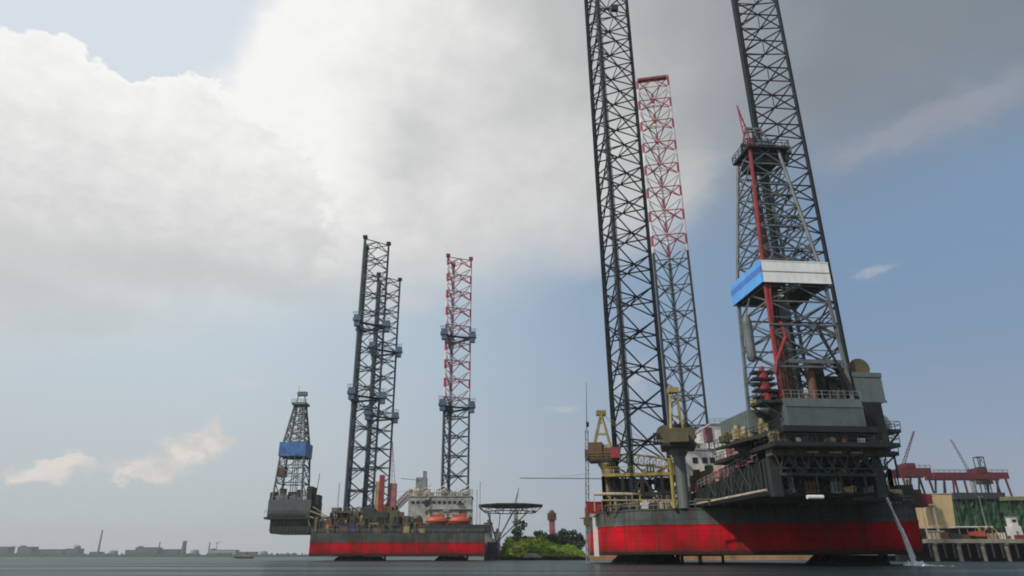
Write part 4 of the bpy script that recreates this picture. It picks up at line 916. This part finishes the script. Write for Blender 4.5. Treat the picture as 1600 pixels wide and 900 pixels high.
a_ = at(945, 748, 152); c_ = at(812, 747, 152); b = MB(); b.bar(a_, c_, .13); b.bar(at(918, 740, 152), c_.lerp(a_, .35), .03); b.build('arm', m_grey, mast)
c_ = at(918, 810, 152); b = MB(); b.box(c_.x - .8, c_.x + .5, 151.4, 152.6, c_.z - 1.4, c_.z + .2); b.box(c_.x - .45, c_.x + .4, 151.5, 152.5, c_.z + .2, c_.z + 2.2); b.bar((c_.x - 1.6, 152, c_.z), (c_.x + 1.2, 152, c_.z + .2), .14); b.build('machinery_box', m_brown, mast)
c_ = at(918, 664, 152); b = MB(); b.box(c_.x - .3, c_.x + .3, 151.7, 152.3, c_.z - .4, c_.z + .6); b.build('lamp', m_black, mast)

# ================================================================== MIDDLE SHORE (between the rigs)
x0, x1 = at(782, 850, 306).x, at(917, 850, 306).x; zt = at(800, 839, 318).z
g = random.Random(9); nx, ny = 46, 12; vs = []; fs = []; b = MB()
for jj in range(ny + 1):
    for ii in range(nx + 1):
        f, v = ii / nx, jj / ny; prof = min(1, v * 2.2) if v < .6 else 1 - (v - .6) * .5
        h = (zt - 2.2) * (1.0 if f < .52 else 1.0 - .45 * min(1, (f - .52) * 6)) * min(1, f * 9 + .25, (1 - f) * 6 + .2)
        vs.append((x0 + (x1 - x0) * f, 305 + 26 * v + g.uniform(-.5, .5), 1.7 + h * prof + (g.uniform(-.35, .3) if 0 < jj < ny else -.4)))
for jj in range(ny):
    for ii in range(nx): a = jj * (nx + 1) + ii; fs.append((a, a + 1, a + nx + 2, a + nx + 1))
b.add(vs, fs)
m_grass = mat('grassy bank', (.21, .29, .04), .95, var=.6, dirt=.55, dcol=(.05, .075, .02), scale=.5, spec=.05, stretch=1)
tag(b.build('grass_bank', m_grass), kind='structure')
gt = MB()
for k in range(2600):
    f = g.random(); v = g.random() ** 1.3 * .6; p = vs[int(v * ny) * (nx + 1) + int(f * nx)]; x, y, z = p[0] + g.uniform(-.4, .4), p[1] + g.uniform(-.8, .8), p[2]; hh = g.uniform(.3, .9)
    a = g.uniform(0, 6.28); dx, dy = .3 * math.cos(a), .3 * math.sin(a)
    gt.add([(x - dx, y - dy, z - .1), (x + dx, y + dy, z - .1), (x + dx * 1.6 + g.uniform(-.2, .2), y, z + hh), (x - dx * .9, y - .1, z + hh * .8)], [(0, 1, 2, 3)])
tag(gt.build('grass', m_grass), 'bright long grass covering the bank between the rigs', 'grass', kind='stuff')
def tree(x, y, z0, h, r, seed, label, ml, grp, name='tree'):
    g = random.Random(seed); t_ = thing(name, label, 'tree', (x, y, z0), grp); b = MB()
    b.bar((x, y, z0), (x + .2, y, z0 + h * .55), .22, 7, .12)
    for k in range(5): a = k * 1.3 + seed; b.bar((x + .1, y, z0 + h * (.3 + .05 * k)), (x + r * .6 * math.cos(a), y + r * .6 * math.sin(a), z0 + h * (.6 + .06 * k)), .09, 5, .03)
    b.build('trunk', m_bark, t_); b = MB()
    cl = [(g.uniform(-.7, .7) * r, g.uniform(-.7, .7) * r, h * g.uniform(.12, .92), r * g.uniform(.3, .5)) for _ in range(24)]
    for (cx, cy, cz, cr) in cl:
        for _ in range(60):
            d = Vector((g.gauss(0, 1), g.gauss(0, 1), g.gauss(0, .8))); d.normalize(); d *= cr * g.uniform(.5, 1.05)
            c = Vector((x + cx, y + cy, z0 + cz)) + d; s_ = g.uniform(.3, .6)
            u_ = Vector((g.gauss(0, 1), g.gauss(0, 1), g.gauss(0, 1))).normalized() * s_; v_ = u_.cross(Vector((g.gauss(0, 1), g.gauss(0, 1), g.gauss(0, 1)))).normalized() * s_ * .7
            b.add([c - u_, c + v_, c + u_, c - v_], [(0, 1, 2, 3)])
    b.build('crown', ml, t_); return t_
TL = [(880, 838, 328, 3.8, 'middle dark tree between the bright green tree and the pink tower', m_leaf2), (845, 830, 335, 3.2, 'olive tree rising just over the middle of the grassy bank', m_leaf), (812, 812, 318, 3.6, 'dark leafy tree behind the bright green bank, under the helideck edge', m_leaf2), (857, 836, 330, 3.4, 'green tree just right of the bright green bank', m_leaf2), (872, 830, 334, 4.2, 'broad green tree behind the pink tower foot', m_leaf), (888, 827, 332, 4.4, 'tall bright green tree midway between bright green bank and near rig', m_leaf), (903, 828, 331, 3.8, 'dark green tree nearest the tall thin mast', m_leaf2), (896, 846, 322, 3.2, 'low dark bush in front of the green trees', m_leaf2)]
for k, (px, py, Y, r_, lb, ml) in enumerate(TL):
    q = at(px, py, Y); tree(q.x, Y, 3.2, max(q.z - 3.2, 4), r_, k + 3, lb, ml, 'trees on the bank between the rigs')
q = at(862, 799, 345); pt = thing('signal_tower', 'slim faded pink tower rising behind the green trees', 'tower', (q.x, 345, 1.9)); b = MB()
b.box(q.x - 1.3, q.x + 1.3, 344, 346.6, 1.9, q.z - 4)
for k in range(5): b.box(q.x - 1.45, q.x + 1.45, 343.8, 346.8, 5 + k * 2, 5.3 + k * 2)
b.build('shaft', m_pink, pt); b = MB(); b.box(q.x - 2, q.x + 2, 343.4, 347.2, q.z - 4, q.z - .8); b.lathe((q.x, 345, 0), [(1.6, q.z - .8), (.9, q.z + .5)], 10); b.build('cabin', m_rust, pt)
q0, q1 = at(806, 786, 420), at(811, 762, 420); sc_ = thing('harbour_crane', 'tiny grey crane jib showing above the helideck', 'crane', (q0.x, 420, 1.9)); b = MB()
b.box(q0.x - 1.2, q0.x + 1.2, 419, 421, 1.9, q0.z); b.build('tower', m_grey, sc_); b = MB(); b.bar(q0, q1, .6, 4, .35); b.bar(q0 + Vector((-1, 0, 0)), q1, .2); b.build('jib', m_grey, sc_)
for (x_, ya, yb, w_, Y, mm, nm, lb, ct_) in ((763, 818, 866, 3.6, 309, m_acc, 'cabin', 'tall narrow white cabin right behind the far rig\'s hull corner', 'cabin'), (770, 848, 868, 4.6, 303, m_purple, 'tarpaulin_stack', 'low violet tarpaulin covered stack between far rig and bright green bank', 'stack'), (777, 832, 866, 2.6, 307, m_acc, 'cabin', 'small white cabin nearest the left end of the bright green bank', 'cabin')):
    q, z_ = at(x_, ya, Y), at(x_, yb, Y); o = thing(nm, lb, ct_, (q.x, Y, .0)); b = MB()
    b.box(q.x - w_ / 2, q.x + w_ / 2, Y, Y + 4, -.3, q.z); b.build('body', mm, o)
    b = MB(); b.box(q.x - w_ / 2 - .2, q.x + w_ / 2 + .2, Y - .2, Y + 4.2, q.z, q.z + .35); b.box(q.x - .5, q.x + .6, Y + .5, Y + 1.5, q.z + .35, q.z + 1.6); b.build('roof', m_grey, o)
for (x_, w_, h_, Y, mm, lb) in ((893, 11, 1.9, 312, m_sand, 'long orange sand heap on the bank near the thin mast'), (868, 6, 1.6, 311, m_rust, 'low brown earth heap at the foot of the dark trees'), (832, 8, 1.5, 304, m_conc, 'pale rubble heap at the waterside below the bright green bank')):
    q = at(x_, 868, Y); b = MB(); b.lathe((q.x, Y, 1.0), [(w_ / 2, 0), (w_ * .42, h_ * .5), (w_ * .25, h_ * .9), (w_ * .06, h_ * 1.1)], 14)
    tag(b.build('earth_heap', mm, loc=(q.x, Y, 1.0)), lb, 'heap', 'heaps on the bank')

# ================================================================== QUAY ON THE RIGHT
pil = thing('piling', 'pale concrete piling under the quay deck', 'piling', (141, 233, 0), 'pilings along the quay front')
b = MB(); b.lathe((141, 233, 0), [(.75, -.6), (.75, 4.6), (1.1, 4.9), (1.1, 5.39)], 12); b.build('shaft', m_pcap, pil)
for k in range(1, 13): copy_tree(pil, (141 + 7.6 * k, 233, 0))
for k in range(11):
    b = MB(); x = 138.6 + k * 3.8 + .9 * (k % 2); b.bar((x, 231.7, 1.0), (x, 231.7, 5.2), .32, 8)
    tag(b.build('fender', m_pile, loc=(x, 231.7, 1)), 'black rubber fender hanging on the quay front', 'fender', 'fenders along the quay front')
x0, x1 = at(1452, 800, 244).x, at(1493, 800, 244).x; zt = at(1470, 772, 244).z
tb_ = thing('tan_building', 'tan windowless block with sloping top edge right of the near rig', 'building', ((x0 + x1) / 2, 244, 6.6))
b = MB(); b.hexa([(x0 + 1.0, 244, 6.6), (x1 - 1.6, 244, 6.6), (x1 - 1.6, 254, 6.6), (x0 + 1.0, 254, 6.6)], [(x0, 244, zt), (x1, 244, zt), (x1, 254, zt), (x0, 254, zt)]); b.build('wall', m_tan, tb_)
b = MB(); b.box(x0 - .2, x1 + .2, 243.8, 254.2, zt, zt + .25); b.build('roof', m_beige, tb_)
def shed(x0, x1, y, zt, zr, mwall, mroof, label, depth=14):
    t_ = thing('netted_shed', label, 'shed', ((x0 + x1) / 2, y, 6.6)); b = MB(); g = random.Random(int(x0)); nx, nz = 26, 9; vs = []; fs = []
    for j in range(nz + 1):
        for i in range(nx + 1): vs.append((x0 + (x1 - x0) * i / nx, y + g.uniform(-.7, .5), 6.6 + (zt - 6.6) * j / nz))
    for j in range(nz):
        for i in range(nx): a = j * (nx + 1) + i; fs.append((a, a + 1, a + nx + 2, a + nx + 1))
    b.add(vs, fs); b.box(x0, x1, y + .6, y + depth, 6.6, zt); b.build('net_wall', mwall, t_)
    b = MB(); b.box(x0 - .5, x1 + .5, y - 1.2, y + depth, zt, zr); b.build('roof', mroof, t_); b = MB()
    for k in range(6): f = x0 + (x1 - x0) * k / 5; b.box(f - .15, f + .15, y - 1.1, y - .8, 6.6, zt)
    b.build('post', m_roof, t_); return t_
x0, x1 = at(1496, 800, 262).x, at(1572, 800, 262).x
shed(x0, x1, 262, at(1520, 780, 262).z, at(1520, 770, 262).z, m_net, m_roof, 'shed wrapped in green netting under a dark flat roof')
x0 = at(1578, 800, 258).x; shed(x0, x0 + 22, 258, at(1590, 782, 258).z, at(1590, 776, 258).z, m_net, mat('olive roof', (.20, .19, .09), .8), 'green netted shed with pale olive roof at the quay\'s far right end')
q = at(1497, 824, 238); q2 = at(1552, 824, 238); cn = thing('canopy', 'long white flat canopy in front of the netted shed', 'canopy', ((q.x + q2.x) / 2, 238, 6.6)); b = MB()
b.box(q.x, q2.x, 238, 243, q.z, q.z + .35); b.build('roof', m_white, cn)
b = MB(); b.box(at(1446, 824, 238).x, q2.x + 6, 243.02, 243.4, 6.6, q.z - .1); b.build('back_wall', m_black, cn)
for k in range(5): x = q.x + .4 + (q2.x - q.x - .8) * k / 4; b = MB(); b.box(x - .1, x + .1, 238.3, 238.5, 6.6, q.z); b.build('post', m_grey, cn)
q = at(1583, 806, 240); wt = thing('kiosk', 'small stepped white kiosk near the quay\'s far right end', 'kiosk', (q.x, 240, 6.6)); X = q.x; b = MB()
b.box(X - 1.5, X + 1.7, 240, 243, 6.6, at(1583, 822, 240).z); b.box(X - 1.0, X + 1.2, 240.3, 242.6, at(1583, 822, 240).z, q.z - .4); b.build('wall', m_acc, wt)
b = MB(); b.box(X - 1.2, X + 1.4, 240.1, 242.8, q.z - .4, q.z - .15); b.rail([(X - 1, 240.2, q.z - .15), (X + 1.2, 240.2, q.z - .15)], .8, .05, .8); b.build('roof', m_grey, wt)
b = MB(); b.box(X - .5, X + .5, 239.93, 239.997, 7.2, 9.2); b.build('door', m_grey, wt); b = MB(); b.box(X - .6, X + .8, 240.22, 240.297, q.z - 2.0, q.z - 1.1); b.build('window', m_glass, wt)
# yellow excavator
q = at(1530, 834, 236); ex = thing('excavator', 'yellow and orange excavator parked on the quay edge', 'excavator', (q.x, 236, 6.6)); X = q.x
for dy in (0, 2.0):
    b = MB(); b.box(X - 1.9, X + 1.9, 235.2 + dy, 235.8 + dy, 6.6, 7.4); b.build('track', m_black, ex)
b = MB(); b.box(X - 1.7, X + 1.6, 235.2, 237.8, 7.5, 9.0); b.box(X - 2.4, X - 1.7, 235.4, 237.6, 7.7, 8.8); b.build('body', m_orange, ex)
b = MB(); b.box(X + .1, X + 1.5, 235.1, 236.3, 9.0, 10.4); b.build('cab', m_yel, ex)
b = MB(); b.box(X + .3, X + 1.3, 235.02, 235.1, 9.3, 10.2); b.build('window', m_glass, ex)
b = MB(); b.path([(X + 1.5, 236.6, 8.6), (X + 4, 236.6, 10.6), (X + 6.2, 236.6, 9.4), (X + 6.6, 236.6, 7.4)], .24, 6); b.box(X + 6.0, X + 7.0, 236.1, 237.1, 6.7, 7.5); b.build('arm', m_yel, ex)
CG = [(1462, 836, 3.2, m_beige, 'beige'), (1476, 833, 2.6, m_rust, 'rusty brown'), (1492, 836, 3.0, m_dkgreen, 'dark green'), (1508, 835, 2.6, m_brown, 'olive brown'), (1552, 836, 3.0, m_ochre, 'ochre'), (1566, 832, 2.0, m_acc, 'white'), (1598, 836, 3, m_dored, 'dark red')]
for (x_, y_, w_, mm, cn_) in CG:
    q = at(x_, y_, 234.5); b = MB(); h_ = rnd.uniform(1.2, 2.2); c = thing('cargo_crate', cn_ + ' crate standing on the edge of the quay deck', 'crate', (q.x, 234.5, 6.6), 'crates on the quay')
    b.box(q.x - w_ / 2, q.x + w_ / 2, 234.5, 236.5, 6.6, 6.6 + h_); b.build('box', mm, c)
    b = MB()
    for s_ in (-.42, 0, .42): b.box(q.x + w_ * s_ - .08, q.x + w_ * s_ + .08, 234.42, 234.497, 6.65, 6.55 + h_)
    b.build('batten', m_rust, c)
q = at(1432, 775, 200); vd = thing('red_crate', 'dark red crate on brown stand just right of the near rig', 'crate', (at(1451, 776, 240).x, 240, 6.6)); q = at(1447, 778, 240); b = MB(); b.box(q.x - 2.2, q.x + 2, 240, 243, q.z - 2, q.z + 1.2); b.build('box', m_dored, vd)
b = MB(); b.box(q.x - 2.5, q.x + 2.5, 239.8, 243.2, q.z - 2.4, q.z - 2.0)
for s_ in (-2, 2): b.bar((q.x + s_, 240.4, 6.6), (q.x + s_, 240.4, q.z - 2.2), .3)
b.box(q.x - 1.4, q.x + 3.6, 239.9, 242, 9.0, 9.4); b.build('stand', m_beige, vd)

g = random.Random(44); LB = ['short pipe stack lying left of the excavator on the quay', 'pallet of dark sheets in front of the tan building', 'rusty steel heap under the white canopy', 'low black drum cluster right of the excavator', 'brown timber pallet beside the stepped white kiosk', 'small rusty bin at the quay\'s near corner by the red crate']
for k, (x_, lb) in enumerate(zip((1515, 1470, 1540, 1560, 1574, 1456), LB)):
    q = at(x_, 838, 236.5); o = thing('material_pallet', lb, 'pallet', (q.x, 236.5, 6.6), 'pallets on the quay'); b = MB(); b.box(q.x - 1.4, q.x + 1.4, 236.5, 238, 6.6, 6.8); b.build('base', m_rust, o); b = MB()
    for j in range(5): b.bar((q.x - 1.3, 236.7 + .25 * j, 7 + .2 * (j % 3)), (q.x + 1.3, 236.7 + .25 * j, 7 + .2 * (j % 3) + g.uniform(0, .3)), g.uniform(.14, .3), 7)
    b.build('load', (m_black, m_roof, m_rust, m_black, m_brown, m_dored)[k], o)
for x_, lb in ((1466, 'thin quay lamp post in front of the tan building'), (1545, 'thin quay lamp post in front of the netted shed')):
    q, q2 = at(x_, 838, 241), at(x_, 776, 241); o = thing('lamp_post', lb, 'lamp post', (q.x, 241, 6.6), 'lamp posts on the quay'); b = MB(); b.bar((q.x, 241, 6.6), (q.x, 241, q2.z), .12, 6); b.build('pole', m_grey, o); b = MB(); b.box(q.x - .2, q.x + 1.3, 240.8, 241.2, q2.z - .05, q2.z + .2); b.build('lamp_head', m_grey, o)
# red gantry cranes behind
def gantry(px0, px1, pyt, pyb, Y, legs, label, trol):
    p0, p1, pb = at(px0, pyt, Y), at(px1, pyt, Y), at(px0, pyb, Y)
    g = thing('gantry_crane', label, 'gantry crane', ((p0.x + p1.x) / 2, Y, 6.6), 'red gantry cranes behind the quay'); b = MB()
    for y in (Y, Y + 7): b.box(p0.x, p1.x, y, y + 1.6, pb.z, p0.z)
    for k in range(9): f = p0.x + (p1.x - p0.x) * k / 8; b.bar((f, Y + 1.6, p0.z - .4), (f, Y + 7, p0.z - .4), .25)
    b.rail([(p0.x, Y, p0.z), (p1.x, Y, p0.z)], 1.3, .1, 2.5); b.build('beam', m_gred, g)
    for (a, c, mm) in legs:
        q, s_ = at(a, pyb, Y), at(c, 778, Y); d_ = s_ - q; k = (6.6 - q.z) / d_.z; b = MB()
        e = q + d_ * k
        b.bar(q, e, .5, 4, .4); b.bar(q + Vector((0, 7, 0)), e + Vector((0, 7, 0)), .5, 4, .4); b.bar((q + e) / 2, (q + e) / 2 + Vector((0, 7, 0)), .3); b.build('leg', mm, g)
    q = at(trol, pyt, Y); b = MB(); b.box(q.x - 2, q.x + 2, Y - .3, Y + 8, p0.z + .02, p0.z + 2.2); b.bar((q.x, Y + 3, pb.z - 6), (q.x, Y + 3, p0.z), .1); b.build('trolley', m_gred, g)
    return g
gantry(1404, 1454, 731, 744, 330, ((1410, 1420, m_gred), (1436, 1436, m_pile), (1450, 1462, m_pile)), 'shorter red gantry crane partly hidden by the near rig', 1424)
gantry(1459, 1575, 738, 748, 350, ((1475, 1476, m_pile), (1489, 1492, m_gred), (1506, 1514, m_gred), (1558, 1560, m_pile), (1571, 1582, m_gred)), 'long red gantry crane standing behind the green netted shed', 1534)
for (xa, ya, xb, yb, Y, mm, lb) in ((1411, 727, 1428, 674, 345, m_gred, 'reddish crane jib leaning right above the shorter gantry'), (1516, 740, 1486, 687, 372, m_grey, 'grey crane jib leaning left above the long red gantry')):
    p, q = at(xa, ya, Y), at(xb, yb, Y); j = thing('jib_crane', lb, 'crane', (p.x, Y, 6.6), 'jib cranes behind the quay'); b = MB(); n = 10
    for k in range(n):
        f, g = k / n, (k + 1) / n; a, c = p.lerp(q, f), p.lerp(q, g)
        for s_ in (-.7, .7): b.bar(a + Vector((s_ * (1 - f * .6), 0, 0)), c + Vector((s_ * (1 - g * .6), 0, 0)), .2)
        s_ = .7 if k % 2 else -.7; b.bar(a + Vector((s_, 0, 0)), c + Vector((-s_ * .8, 0, 0)), .14)
    b.build('jib', mm, j); b = MB(); b.box(p.x - 2, p.x + 2, Y - 2, Y + 2, p.z - 3, p.z + .5); b.bar((p.x, Y, 6.6), (p.x, Y, p.z - 3), 1.2, 8); b.build('tower', m_grey, j)
q = at(1528, 714, 365); tw = thing('lattice_tower', 'dark green-grey lattice tower behind the long red gantry', 'tower', (q.x, 365, 6.6)); b = MB(); zb_ = at(1528, 738, 365).z
b.box(q.x - 3.2, q.x + 3.2, 363, 367, zb_ - 6, zb_); b.box(q.x - 2.2, q.x + 2.0, 363.5, 366.5, zb_, zb_ + 2.6); b.build('cabin', m_dkgreen, tw); b = MB()
for s_ in ((-1.6, -1.6), (1.6, -1.6), (1.6, 1.6), (-1.6, 1.6)): b.bar((q.x + s_[0], 365 + s_[1], 6.6), (q.x + s_[0], 365 + s_[1], q.z), .22)
for k in range(11):
    z = 8 + k * (q.z - 8) / 11; zz = z + (q.z - 8) / 11; b.bar((q.x - 1.6, 363.4, z), (q.x + 1.6, 363.4, zz), .14); b.bar((q.x + 1.6, 363.4, z), (q.x - 1.6, 363.4, zz), .14)
b.box(q.x - 1.8, q.x + 1.8, 363.2, 366.8, q.z - .3, q.z); b.build('frame', m_dkgreen, tw)

# ================================================================== FAR SHORE
FS = [(0, 13, 853, 'grey block cut by the picture\'s edge on the far shore', m_shore), (28, 50, 853, 'dark square block second from the far shore\'s visible end', m_shore), (54, 98, 857, 'long low grey hall left of the domed far building', m_shore), (104, 122, 856, 'small grey far building with a dome on its roof', m_shore), (140, 154, 861, 'tiny dark building at the foot of the tall chimney', m_shore), (196, 212, 858, 'dark end block of the widest far building', m_shore), (212, 246, 854, 'broad grey building in the middle of the far shore', m_shore), (248, 278, 857, 'flat grey building right of the broad middle one', m_shore), (283, 296, 866, 'low pale platform under a slim far tower', m_shore2), (326, 368, 858, 'long pale warehouse nearest the moored workboat', m_shore2), (368, 398, 861, 'grey shed behind the moored workboat', m_shore)]
for i, (xa, xb, yt, lb, mm) in enumerate(FS):
    yt += 2.0
    Y = 2620 + 25 * (i % 3); p, q = at(xa, yt, Y), at(xb, yt, Y); o = thing('warehouse', lb, 'building', ((p.x + q.x) / 2, Y, 4), 'buildings on the far shore'); b = MB()
    b.box(p.x, q.x, Y, Y + 40, 2, p.z); b.build('wall', mm, o); b = MB(); b.box(p.x - 1.5, q.x + 1.5, Y - 1, Y + 41, p.z, p.z + 2); 
    if i in (1, 6, 9): b.box(p.x + 6, p.x + 18, Y + 4, Y + 20, p.z + 2, p.z + 6)
    if i == 3: b.lathe((q.x - 8, Y + 12, p.z + 2), [(9, 0), (9.5, 5), (6, 9), (1, 11)], 12)
    b.build('roof', m_shore, o)
    b = MB()
    for k in range(max(2, int((q.x - p.x) / 12))): x = p.x + 4 + k * 11; b.box(x, x + 5, Y - .8, Y - .02, 9, min(p.z - 4, 16))
    b.build('window', m_pile, o)
for (x_, yt, r_, lb, nm, ct_) in ((160, 829, 3.2, 'tall slim chimney standing alone on the far shore', 'chimney', 'chimney'), (289, 846, 9, 'slim pale tower on the far shore near the warehouse', 'water_tower', 'tower'), (328, 848, 2.5, 'thin far mast beside the pale warehouse', 'mast', 'mast'), (250, 848, 2.5, 'thin far mast over the flat grey building', 'mast', 'mast')):
    Y = 2660; p = at(x_, yt, Y); o = thing(nm, lb, ct_, (p.x, Y, 4)); b = MB(); b.lathe((p.x, Y, 0), [(r_ * 1.2, 2), (r_ * .9, p.z * .6), (r_ * .75, p.z)], 12); b.build('shaft', m_shore, o)
    b = MB(); b.lathe((p.x, Y, 0), [(r_ * .9, p.z), (r_ * .95, p.z + 2)], 12); b.build('cap', m_shore2, o)
g = random.Random(12)
MK = ['water_tower', 'storage_tank', 'jib_crane']
for k, (x_, lb) in enumerate(((118, 'slender far crane beside the domed grey building'), (178, 'low far tank between the chimney and the widest building'), (305, 'squat far tank between slim tower and pale warehouse'), (340, 'far crane rising over the pale warehouse roof'), (412, 'lone far tank just left of the far rig\'s overhang'), (20, 'narrow far tower between the two leftmost blocks'))):
    Y = 2640; p = at(x_, (850, 860, 859, 846, 861, 852)[k], Y); o = thing(MK[(2, 1, 1, 2, 1, 0)[k]], lb, ('crane', 'tank', 'tank', 'crane', 'tank', 'tower')[k], (p.x, Y, 8)); b = MB()
    if k in (1, 2, 4): b.lathe((p.x, Y, 0), [(14, 6), (14, p.z - 2), (9, p.z), (1, p.z + 1.5)], 14); b.build('shell', m_shore2, o); b = MB(); b.bar((p.x - 14, Y - 1, 6), (p.x - 8, Y - 12, p.z), .5); b.build('stair', m_shore, o)
    else: b.bar((p.x, Y, 6), (p.x, Y, p.z - 4), 1.6, 6, 1.2); b.build('tower', m_shore, o); b = MB(); b.bar((p.x - 6, Y, p.z - 6), (p.x + 12, Y, p.z), 1.0, 5, .5); b.build('jib', m_shore, o)
tr = MB(); g = random.Random(5)
for k in range(700):
    x = g.uniform(-2400, 60); y = 2603 + g.uniform(0, 10); h = g.uniform(4, 12); tr.lathe((x, y, 3), [(g.uniform(3, 8), 0), (g.uniform(4, 8), h * .5), (1.5, h)], 6)
tag(tr.build('tree_line', m_land, loc=(-1000, 2610, 3)), 'low dark line of trees along the far shore', 'trees', kind='stuff')
q = at(382, 871, 620); bt = thing('workboat', 'small grey workboat crossing the open water left of the far rig', 'boat', (q.x, 620, 0)); X = q.x
b = MB(); b.hexa([(X - 7, 619, -.4), (X + 6.5, 619, -.4), (X + 6.5, 622, -.4), (X - 7, 622, -.4)], [(X - 9, 618.4, 1.6), (X + 7.5, 618.4, 1.3), (X + 7.5, 622.6, 1.3), (X - 9, 622.6, 1.6)]); b.build('hull', m_roof, bt)
b = MB(); b.box(X - 1, X + 4.5, 619, 622, 1.3, 3.2); b.box(X + .5, X + 3, 619.3, 621.7, 3.2, 4.8); b.bar((X + 1, 620.5, 4.8), (X + 1, 620.5, 7.2), .12); b.build('cabin', m_grey, bt)
b = MB(); b.box(X + .7, X + 2.8, 619.2, 619.28, 3.7, 4.4); b.build('window', m_glass, bt)

# ------------------------------------------------------------------ haze
hz = MB(); hz.box(-5300, 5300, -100, 5700, -1.6, 175)
hm = bpy.data.materials.new('harbour haze'); hm.use_nodes = True; t = hm.node_tree; t.nodes.clear()
o_ = t.nodes.new('ShaderNodeOutputMaterial'); pv = t.nodes.new('ShaderNodeVolumePrincipled')
pv.inputs['Color'].default_value = (.93, .95, .97, 1); pv.inputs['Density'].default_value = .00013; pv.inputs['Anisotropy'].default_value = .2
t.links.new(pv.outputs[0], o_.inputs['Volume'])
tag(hz.build('haze', hm), kind='stuff')
